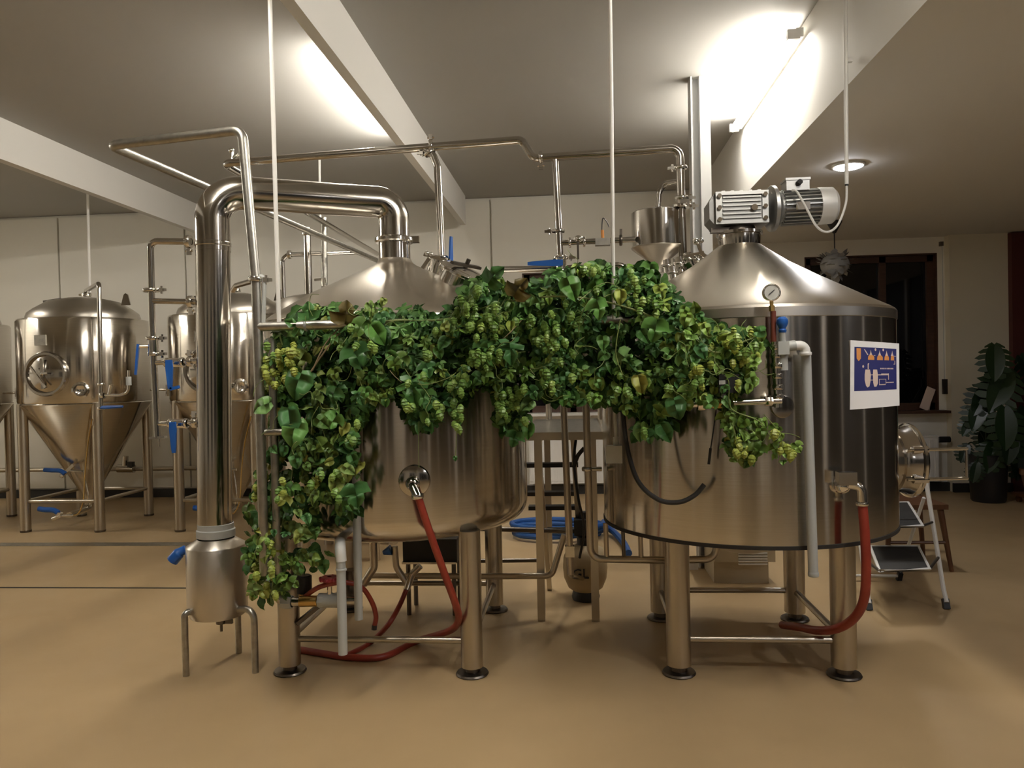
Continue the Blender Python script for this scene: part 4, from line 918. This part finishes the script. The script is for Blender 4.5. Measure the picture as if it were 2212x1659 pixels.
# ================================================================== RADIATORS
def radiator(x0, x1, z0, z1, y, label, knob=None):
    t = thing('radiator', label, 'radiator', ((x0 + x1) / 2, y, z0), 'white panel radiators under the windows')
    MB().box(((x0 + x1) / 2, y + .03, (z0 + z1) / 2), (x1 - x0, .06, z1 - z0)).build('panel', 'white_paint', t, 0)
    n = int((x1 - x0) / .055)
    for i in range(n): MB().box((x0 + (i + .5) * (x1 - x0) / n, y - .004, (z0 + z1) / 2), (.030, .012, z1 - z0 - .06)).build('rib', 'white_paint', t, 0)
    MB().box(((x0 + x1) / 2, y + .03, z1 + .008), (x1 - x0 + .01, .08, .016)).build('top_grille', 'white_paint', t, 0)
    for xx in (x0 + .1, x1 - .1): MB().cyl((xx, y + .03, z0 + .02), (xx, y + .03, 0), .012, 8).build('pipe', 'white_paint', t)
    if knob: MB().cyl((x1, y, z1 - .03), (x1 + .12, y, z1 - .03), .035, 14).build('thermostat', 'black', t)
radiator(W1[0] + .05, W1[1] - .05, .14, .72, WY - .16, 'white ribbed radiator below the middle window behind the platform')
radiator(PY(1850, 1000, 9).x, PY(2030, 1000, 9).x, PY(2040, 1040, 9).z, PY(2040, 944, 9).z, WY - .18, 'white radiator below the dark window beside the tall plant', True)
bs = thing('pull_cord', 'thin blind pull cord with a grey weight beside the dark window', 'cord', PY(2040, 850, WY - .16))
MB().cyl(PY(2035, 530, WY - .16), PY(2040, 820, WY - .16), .006, 6).build('cord', 'grey_box', bs)
MB().box(PY(2041, 835, WY - .16), (.05, .03, .17)).build('weight', 'dark_steel', bs, 0)
MB().box(PY(2033, 527, WY - .15), (.035, .04, .05)).build('bracket', 'dark_steel', bs, 0)
bo = thing('brochure', 'folded pink brochure leaning on the right window sill', 'brochure', PY(2003, 885, WY))
MB().bar(PY(1995, 884, WY - .02), PY(2012, 838, WY + .03), .10, .006, (0, -1, 0)).bar(PY(2003, 884, WY + .0), PY(2010, 845, WY + .03), .06, .004, (0.3, -1, 0)).build('leaflet', 'print_pale', bo, 0)
# ================================================================== PENDANT
pc0 = PZ(1802, 478, LZ); yb = pc0.y
pd = thing('pendant_lamp', 'unlit grey feather pendant lamp hanging in front of the dark window', 'lamp', pc0)
MB().lathe([(.075, 0), (.070, -.02), (.015, -.12), (0, -.12)], V((pc0.x, yb, LZ)), n=24).build('canopy', 'black', pd)
pcz = PY(1803, 572, yb)
MB().cyl((pc0.x, yb, LZ - .1), (pc0.x, yb, pcz.z + .1), .006, 6).build('cord', 'black', pd)
random.seed(4)
MB().ball((pc0.x, yb, pcz.z), .14, 20, 10, .85).build('shade', 'feather', pd)
for k in range(70):
    d = V((random.gauss(0, 1), random.gauss(0, 1), random.gauss(0, .8))).normalized(); b0 = V((pc0.x, yb, pcz.z)) + d * .12
    s1 = d.cross(V((0, 0, 1))).normalized() * random.uniform(.02, .035); tip = d * random.uniform(.05, .085) + V((0, 0, random.uniform(-.04, .02)))
    MB().add([b0 - s1, b0 + tip * .5 - s1 * 1.2, b0 + tip, b0 + tip * .5 + s1 * 1.2, b0 + s1], [(0, 1, 2, 3, 4)]).build('feather', 'feather', pd, 0)
# ================================================================== MONSTERA
mp = PZ(2152, 1088, 0); mp = V((mp.x, mp.y + .15, 0))
ms = thing('monstera_plant', 'large dark split-leaf monstera in a tall black pot by the pale pier', 'plant', mp)
MB().lathe([(0, 0), (.15, 0), (.165, .02), (.185, .48), (.19, .50), (.17, .50), (.168, .44), (0, .44)], mp, n=32).build('pot', 'black', ms)
MB().lathe([(.17, .445), (0, .46)], mp, n=24).build('soil', 'soil', ms)
def monstera_leaf(ch_, tipd, face, size):
    tipd = V(tipd).normalized(); f = V(face); f = (f - tipd * f.dot(tipd)).normalized(); x = tipd.cross(f); b = MB()
    def wd(v): return .52 * math.sin(math.pi * min(1, max(0, (v + .16) / 1.18))) ** .75
    def pt(u, v): return V(ch_) + x * (u * size) + tipd * (v * size) + f * (size * (.18 * abs(u) - .45 * u * u - .22 * v * v))
    N = 6
    for sgn in (-1, 1):
        vs = [pt(0, -.02)] + [pt(sgn * wd(-.10 + 1.1 * k / 12) * .50, -.10 + 1.1 * k / 12 + .02) for k in range(13)] + [pt(0, 1.03)]
        b.add(vs, [(0, k, k + 1) if k < 7 else (14, k, k + 1) for k in range(1, 13)] + [(0, 7, 14)])
        for k in range(N):
            v0 = -.10 + 1.04 * k / N + .018; v1 = -.10 + 1.04 * (k + 1) / N - .018
            P = [(wd(v0) * .48, v0 + .02), (wd(v0) * .8, v0 + .045), (wd((v0 + v1) / 2) * 1.02, (v0 + v1) / 2 + .07), (wd(v1) * .8, v1 + .05), (wd(v1) * .48, v1 + .02)]
            b.add([pt(sgn * u, v) for u, v in P], [(0, 1, 2, 3, 4)])
    return b.build('leaf', 'monstera', ms, 60)
LV = [(2148, 745, -.4, .24, .36), (2178, 800, -.55, .28, .46), (2120, 862, -.75, .20, .34), (2205, 770, .4, .0, .44), (2170, 880, -.2, -.3, .42), (2212, 880, .3, -.1, .44), (2100, 905, -.9, -.3, .20), (2090, 960, -.9, -.5, .20), (2110, 1000, -.5, -.8, .20), (2150, 950, -.3, -.5, .34), (2200, 960, .2, -.5, .36), (2130, 920, -.6, -.4, .26), (2185, 930, 0, -.6, .34), (2225, 830, .6, .1, .40), (2140, 830, -.6, -.2, .36)]
for k, (a, b, dx, dz, sz) in enumerate(LV):
    yy = mp.y - .25 + .1 * (k % 4); q = PY(a, b, yy)
    st = V((mp.x + random.uniform(-.05, .05), mp.y, .46))
    tipd = V((dx * .6 + random.uniform(-.2, .2), -.25, -.75 + dz * .3))
    MB().curve([st, st * .5 + q * .5 + V((0, 0.05, .08)), q], .008, 6, 5).build('petiole', 'monstera', ms)
    monstera_leaf(q, tipd, (dx * .4, -1, .35), sz)
tpx = PZ(2222, 1085, 0); tpx = V((tpx.x + .05, tpx.y - .1, 0))
tpot = thing('terracotta_pot', 'brown clay pot on a wooden plant trolley at the picture edge', 'plant pot', tpx)
MB().lathe([(0, .10), (.12, .10), (.16, .30), (.175, .30), (.175, .36), (.15, .36), (0, .33)], tpx, n=28).build('pot', 'stone_pot', tpot)
MB().box(tpx + V((0, 0, .085)), (.36, .36, .03)).build('trolley', 'wood_chair', tpot, 0)
for sx in (-1, 1):
    for sy in (-1, 1): MB().cyl(tpx + V((sx * .13 - .015, sy * .13, .035)), tpx + V((sx * .13 + .015, sy * .13, .035)), .035, 12).build('caster', 'wood_chair', tpot)
for k in range(5):
    a = k * 1.26; MB().curve([tpx + V((0, 0, .33)), tpx + V((.08 * math.cos(a), .08 * math.sin(a), .55)), tpx + V((.2 * math.cos(a), .2 * math.sin(a), .70))], .012, 6, 5, r1=.003).build('stem', 'monstera', tpot)

# ================================================================== HOP BINES
random.seed(11)
def half_leaf(kind):
    if kind == 3:
        out = [(.24, -.10), (.50, .04), (.58, .26), (.66, .46), (.46, .44), (.27, .46), (.33, .66), (.20, .84)]
    elif kind == 5:
        out = [(.16, -.12), (.44, -.10), (.36, .06), (.20, .14), (.62, .26), (.54, .46), (.17, .36), (.30, .66), (.14, .88)]
    else:
        out = [(.22, -.06), (.40, .10), (.44, .34), (.36, .58), (.20, .82)]
    return out
def leaf_mesh(kind, curl, mats, name, seed):
    rnd = random.Random(seed); out = half_leaf(kind); vs = []; fs = []
    mid = [(0, 0), (0, .18), (0, .40), (0, .64), (0, 1.0)]
    def P(x, y):
        return (x, y, curl * (.30 * abs(x) - .75 * x * x) - curl * .45 * (y - .3) ** 2 + .035 * math.sin(9 * y + 3 * x + seed))
    for m in mid: vs.append(P(*m))
    for sg in (-1, 1):
        b = len(vs)
        for x, y in out: vs.append(P(sg * x * rnd.uniform(.9, 1.1), y + rnd.uniform(-.02, .02)))
        n = len(out); prev = 0
        for i in range(n - 1):
            y = (out[i][1] + out[i + 1][1]) / 2
            k = min(range(4), key=lambda q: abs(mid[q][1] - y))
            k = max(k, prev)
            while prev < k:
                fs.append((prev, b + i, prev + 1)); prev += 1
            fs.append((k, b + i, b + i + 1))
        while prev < 4: fs.append((prev, b + n - 1, prev + 1)); prev += 1
    return vs, fs
LM = {}
for mname in ('hop_leaf', 'hop_leaf_olive', 'hop_leaf_yellow', 'hop_leaf_brown'):
    for kind in (1, 3, 5):
        for sd in range(3):
            vs, fs = leaf_mesh(kind, (.7, 1.1, 1.5)[sd], mname, 'leaf', sd * 7 + kind)
            me = bpy.data.meshes.new('leaf'); me.from_pydata(vs, [], fs); me.materials.append(MATS[mname])
            me.polygons.foreach_set('use_smooth', [True] * len(me.polygons)); LM[mname, kind, sd] = me
CM = {}
for mname in ('hop_cone', 'hop_cone_yellow'):
    for sd in range(2):
        b = MB(); prof = [(0, 0), (.26, -.10), (.46, -.30), (.36, -.33), (.48, -.56), (.36, -.60), (.36, -.80), (.22, -.84), (0, -1.05)]
        b.lathe(prof, n=7)
        rnd = random.Random(sd)
        vs = [(v.x * rnd.uniform(.88, 1.12), v.y * rnd.uniform(.88, 1.12), v.z + rnd.uniform(-.05, .03)) for v in b.v]
        me = bpy.data.meshes.new('hop_cone'); me.from_pydata(vs, [], b.f); me.materials.append(MATS[mname]); CM[mname, sd] = me
def inside(poly, x, y):
    c = False; j = len(poly) - 1
    for i in range(len(poly)):
        (xi, yi), (xj, yj) = poly[i], poly[j]
        if (yi > y) != (yj > y) and x < (xj - xi) * (y - yi) / (yj - yi) + xi: c = not c
        j = i
    return c
def sample(poly):
    xs = [p[0] for p in poly]; ys = [p[1] for p in poly]
    while True:
        x, y = random.uniform(min(xs), max(xs)), random.uniform(min(ys), max(ys))
        if inside(poly, x, y): return x, y
def leaf_mat(p, tip, nrm, size):
    t = V(tip).normalized(); n = V(nrm); n = (n - t * n.dot(t)).normalized(); x = t.cross(n)
    return M(((x.x * size, t.x * size, n.x * size, p.x), (x.y * size, t.y * size, n.y * size, p.y), (x.z * size, t.z * size, n.z * size, p.z), (0, 0, 0, 1)))
def put_leaf(root, p, tip, nrm, size, mname='hop_leaf', kind=3, sd=0):
    ob = bpy.data.objects.new('leaf', LM[mname, kind, sd]); col.objects.link(ob); ob.parent = root
    ob.matrix_local = M.Translation(-root.location) @ leaf_mat(p, tip, nrm, size)
def put_cone(root, p, size, mname='hop_cone', sd=0):
    ob = bpy.data.objects.new('cone', CM[mname, sd]); col.objects.link(ob); ob.parent = root
    t = V((random.gauss(0, .22), random.gauss(0, .22), -1)).normalized(); x, y, z = frame(-t); w_ = size * random.uniform(.72, .86)
    a = random.uniform(0, 6.28); x2 = x * math.cos(a) + y * math.sin(a); y2 = -x * math.sin(a) + y * math.cos(a); q = p - root.location
    ob.matrix_local = M(((x2.x * w_, y2.x * w_, z.x * size, q.x), (x2.y * w_, y2.y * w_, z.y * size, q.y), (x2.z * w_, y2.z * w_, z.z * size, q.z), (0, 0, 0, 1)))
def rleaf(): 
    tip = V((random.gauss(0, .55), random.gauss(-.25, .4), random.gauss(-.85, .45)))
    nrm = V((random.gauss(0, .45), -1 + random.gauss(0, .3), random.gauss(.55, .4)))
    return tip, nrm
def bine(label, loc, regions, stems, ydepth):
    """regions: (polygon, leaves, cones, fill leaves, leaf materials, cone material, smallest, largest leaf, kinds)"""
    t = thing('hop_bine', label, 'hop bine', loc, 'hop bines draped over the pipe rack')
    fill_v, fill_f = [], []
    for poly, nl, nc, nf, lm, cm, s0, s1, kinds in regions:
        for i in range(nl):
            x, y = sample(poly); Y = ydepth(x, y) + random.uniform(-.13, .06); tip, nrm = rleaf(); sz = random.uniform(s0, s1)
            p = PY(x, y, Y) - V(tip).normalized() * sz * .4
            put_leaf(t, p, tip, nrm, sz, random.choice(lm), random.choice(kinds), random.randrange(3))
        k = 0
        while k < nc:      # cones hang in little clusters
            x, y = sample(poly)
            for q in range(random.randint(2, 6)):
                xx, yy = x + random.gauss(0, 14), y + random.gauss(0, 16)
                if k < nc and inside(poly, xx, yy):
                    put_cone(t, PY(xx, yy - 10, ydepth(x, y) + random.uniform(-.19, -.05)), random.uniform(.034, .050), random.choice(cm), random.randrange(2)); k += 1
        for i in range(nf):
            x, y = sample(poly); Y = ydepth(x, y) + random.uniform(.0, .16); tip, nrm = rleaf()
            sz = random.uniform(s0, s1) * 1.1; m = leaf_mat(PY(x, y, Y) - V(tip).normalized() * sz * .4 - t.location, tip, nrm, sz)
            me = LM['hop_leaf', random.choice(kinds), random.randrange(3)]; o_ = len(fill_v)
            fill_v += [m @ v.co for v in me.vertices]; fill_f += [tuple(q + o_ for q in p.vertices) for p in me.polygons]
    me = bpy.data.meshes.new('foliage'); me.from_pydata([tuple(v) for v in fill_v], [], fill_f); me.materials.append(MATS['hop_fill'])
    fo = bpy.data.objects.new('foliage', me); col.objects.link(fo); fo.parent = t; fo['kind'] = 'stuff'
    for k in range(14):
        x, y = sample(regions[0][0]); Y = ydepth(x, y) - .16; a = random.uniform(0, 6.28); pts = []
        for q in range(5):
            pts.append(PY(x, y, Y + random.uniform(-.02, .02))); a += random.gauss(0, .7); x += 16 * math.cos(a); y += 16 * math.sin(a)
        MB().curve(pts, .0013, 5, 4).build('tendril', 'bine', t)
    for pts, r, m in stems:
        MB().curve([PY(x, y, ydepth(x, y) + dy) for x, y, dy in pts], r, 6, 5).build('stem', m, t)
    return t
G, O, Yw = 'hop_leaf', 'hop_leaf_olive', 'hop_leaf_yellow'
yA = lambda x, y: 3.30
yB = lambda x, y: 3.30 - (0.04 if y > 700 else 0)
def yC(x, y): return 3.34 + .05 * math.sin(x * .02)
yD = lambda x, y: 3.26
# left curtain
A1 = [(572, 745), (610, 700), (650, 668), (720, 655), (800, 668), (800, 760), (790, 880), (765, 960), (700, 980), (620, 960), (580, 900), (566, 830)]
A2 = [(600, 930), (770, 930), (775, 1010), (740, 1060), (700, 1090), (690, 1180), (720, 1200), (690, 1235), (600, 1225), (560, 1230), (530, 1190), (530, 1100), (560, 1020)]
A3 = [(530, 1190), (600, 1170), (650, 1225), (640, 1280), (565, 1308), (530, 1265)]
A4 = [(566, 750), (640, 745), (640, 830), (575, 860)]
A5 = [(640, 955), (740, 975), (768, 1110), (740, 1120), (665, 1060)]
bA = bine('curtain of hops hanging from the rack post beside the condenser pot down to knee height', PY(590, 1300, 3.3),
     [(A1, 130, 18, 230, [G, G, O], ['hop_cone'], .035, .085, [3, 3, 5, 1]),
      (A4, 16, 34, 30, [O, Yw], ['hop_cone_yellow'], .03, .06, [1, 3]),
      (A2, 150, 14, 150, [G, O, O], ['hop_cone', 'hop_cone_yellow'], .035, .07, [3, 1, 1]),
      (A5, 34, 8, 26, [G, O], ['hop_cone'], .05, .085, [3, 1]),
      (A3, 42, 14, 26, [O, Yw], ['hop_cone_yellow'], .035, .06, [1, 3])],
     [([(760, 690, -.05), (720, 735, -.09), (690, 775, -.10), (668, 808, -.10)], .004, 'bine_dry'), ([(750, 692, -.05), (705, 740, -.10), (675, 800, -.10)], .0035, 'bine_dry'),
      ([(690, 860, -.05), (698, 930, -.08), (718, 992, -.06)], .002, 'bine'), ([(600, 840, 0), (590, 1000, .0), (580, 1150, 0), (570, 1290, -.03)], .003, 'bine'),
      ([(640, 960, .0), (625, 1060, -.03), (600, 1180, -.04), (585, 1290, -.04)], .0025, 'bine'), ([(770, 1020, -.05), (784, 1045, -.08), (786, 1065, -.08)], .0015, 'bine'), ([(600, 705, 0), (620, 800, .05), (640, 960, .05)], .004, 'bine')], yA)
for x, y, sz, tip, k, mn in ((652, 800, .17, (-.35, -.1, -1), 1, G), (622, 880, .16, (.1, -.1, -1), 1, G), (640, 905, .16, (-.2, -.2, -1), 1, G), (585, 868, .12, (-1, -.1, -.35), 1, G), (745, 700, .13, (.15, 0, 1), 3, 'hop_leaf_brown'), (668, 690, .10, (-.1, 0, 1), 3, G), (765, 1045, .13, (.2, -.1, -1), 3, G), (790, 690, .11, (-.4, -.2, -.6), 3, O)):
    put_leaf(bA, PY(x, y, 3.14), tip, (random.gauss(0, .25), -1, random.uniform(.2, .6)), sz * .8, mn, k, random.randrange(3))
# garland over the left kettle
B1 = [(760, 700), (800, 665), (850, 680), (900, 662), (935, 690), (985, 660), (1010, 610), (1060, 595), (1110, 625), (1125, 700), (1120, 800), (1080, 850), (1040, 830), (1000, 870), (960, 850), (930, 900), (880, 880), (850, 850), (800, 880), (770, 800)]
B2 = [(985, 640), (1080, 600), (1110, 650), (1100, 760), (1060, 830), (990, 830)]
B3 = [(865, 850), (965, 850), (950, 900), (905, 935), (880, 900)]
B4 = [(972, 830), (1000, 830), (996, 900), (990, 940), (980, 940)]
B5 = [(800, 650), (830, 640), (850, 680), (800, 690)]
bB = bine('hop garland full of cones running along the rail in front of the left brew kettle', PY(930, 930, 3.3),
     [(B1, 280, 52, 460, [G, G, G, O, Yw], ['hop_cone'], .032, .075, [3, 3, 5, 1]), (B2, 60, 34, 60, [G, Yw], ['hop_cone'], .03, .06, [3, 1]), (B3, 18, 8, 22, [G], ['hop_cone'], .05, .085, [3, 5]), (B4, 5, 12, 4, [G], ['hop_cone'], .03, .05, [1]), (B5, 8, 0, 0, [O], ['hop_cone'], .03, .045, [1])],
     [([(980, 850, -.1), (986, 930, -.1), (983, 995, -.1)], .0015, 'bine'), ([(842, 800, -.12), (852, 812, -.13), (868, 826, -.13)], .0015, 'bine_dry'), ([(870, 790, -.1), (905, 830, -.14), (960, 820, -.14), (985, 805, -.12)], .0018, 'bine'),
      ([(1128, 690, -.1), (1105, 715, -.13), (1080, 738, -.13)], .0018, 'bine_dry'), ([(760, 700, 0), (860, 692, -.03), (960, 690, -.03), (1060, 660, -.03)], .005, 'bine'), ([(905, 910, -.1), (904, 960, -.1), (905, 1010, -.1)], .0012, 'bine')], yB)
for x, y, sz, tip, k, mn in ((888, 815, .15, (.1, -.1, -1), 5, G), (1100, 735, .13, (.1, -.1, -1), 5, G), (1052, 612, .12, (.5, -.2, .5), 3, G), (1108, 640, .12, (.5, 0, .7), 3, 'hop_leaf_brown'), (800, 700, .13, (.5, -.1, -.7), 1, G), (760, 745, .14, (.4, -.2, -.9), 3, G), (983, 985, .03, (0, 0, -1), 1, G), (960, 715, .06, (.2, 0, 1), 1, O)):
    put_leaf(bB, PY(x, y, 3.12), tip, (random.gauss(0, .25), -1, random.uniform(.2, .6)), sz * .8, mn, k, random.randrange(3))
# thick mass between the kettles
C1 = [(1100, 640), (1150, 628), (1195, 588), (1260, 575), (1330, 580), (1400, 575), (1445, 595), (1465, 650), (1490, 700), (1480, 790), (1470, 880), (1430, 920), (1385, 900), (1340, 880), (1300, 870), (1250, 860), (1200, 870), (1150, 850), (1120, 800), (1095, 720)]
C2 = [(1130, 680), (1210, 650), (1260, 700), (1240, 850), (1150, 850)]
C3 = [(1068, 830), (1140, 830), (1148, 930), (1110, 948), (1075, 925)]
C4 = [(1375, 880), (1440, 880), (1440, 930), (1400, 960), (1375, 930)]
bC = bine('thick mass of hops and cones heaped on the rail between the two kettles', PY(1280, 920, 3.34),
     [(C1, 290, 62, 600, [G, G, G, Yw], ['hop_cone'], .032, .078, [3, 3, 5, 1]), (C2, 30, 46, 90, [G], ['hop_cone'], .03, .06, [3, 1]), (C3, 26, 30, 26, [G], ['hop_cone'], .045, .075, [3, 1]), (C4, 16, 4, 10, [G], ['hop_cone'], .05, .09, [3, 1])],
     [([(1105, 650, 0), (1200, 640, -.14), (1300, 650, -.15), (1400, 680, -.12), (1480, 720, -.1)], .004, 'bine'), ([(1280, 640, -.2), (1255, 680, -.2), (1250, 720, -.18)], .002, 'bine'), ([(1340, 690, -.2), (1330, 760, -.2), (1345, 810, -.2)], .002, 'bine'), ([(1250, 650, -.2), (1310, 610, -.15), (1360, 640, -.2)], .002, 'bine')], yC)
for x, y, sz, tip, k, mn in ((1225, 600, .13, (.3, -.1, -.8), 1, G), (1340, 625, .08, (0, -.1, -1), 1, Yw), (1290, 645, .11, (.2, 0, -1), 3, G), (1378, 810, .10, (.2, 0, -1), 1, O), (1420, 690, .12, (-.2, 0, -1), 3, G), (1455, 860, .12, (.2, 0, -1), 1, G)):
    put_leaf(bC, PY(x, y, 3.12), tip, (random.gauss(0, .25), -1, random.uniform(.2, .6)), sz * .8, mn, k, random.randrange(3))
# trailing sprig on the mash tun
D1 = [(1470, 670), (1500, 660), (1530, 700), (1590, 715), (1645, 715), (1650, 760), (1620, 790), (1640, 830), (1590, 870), (1520, 870), (1470, 880), (1455, 780)]
D2 = [(1560, 870), (1640, 890), (1650, 960), (1635, 1005), (1570, 1000), (1560, 930)]
D3 = [(1640, 890), (1690, 930), (1735, 945), (1700, 1005), (1660, 990), (1650, 940)]
bD = bine('light yellow-green hop sprig trailing off the mash tun front under the pressure gauge', PY(1600, 1000, 3.28),
     [(D1, 190, 36, 160, [Yw, G, Yw], ['hop_cone', 'hop_cone_yellow'], .03, .068, [3, 1, 1]), (D2, 36, 9, 12, [Yw, O], ['hop_cone_yellow'], .035, .07, [3, 1]), (D3, 12, 8, 0, [Yw], ['hop_cone_yellow'], .03, .05, [1, 3])],
     [([(1470, 700, -.05), (1540, 760, -.1), (1600, 740, -.1), (1640, 725, -.1)], .003, 'bine'), ([(1520, 800, -.1), (1570, 815, -.12), (1575, 870, -.12), (1590, 890, -.12), (1640, 910, -.12), (1670, 950, -.12), (1685, 940, -.12)], .0025, 'bine'),
      ([(1650, 895, -.12), (1680, 930, -.12), (1690, 960, -.12), (1682, 1000, -.12)], .002, 'bine'), ([(1685, 935, -.12), (1710, 938, -.1), (1728, 945, -.08)], .0015, 'bine'), ([(1580, 890, -.12), (1590, 950, -.12), (1610, 985, -.12)], .002, 'bine')], yD)
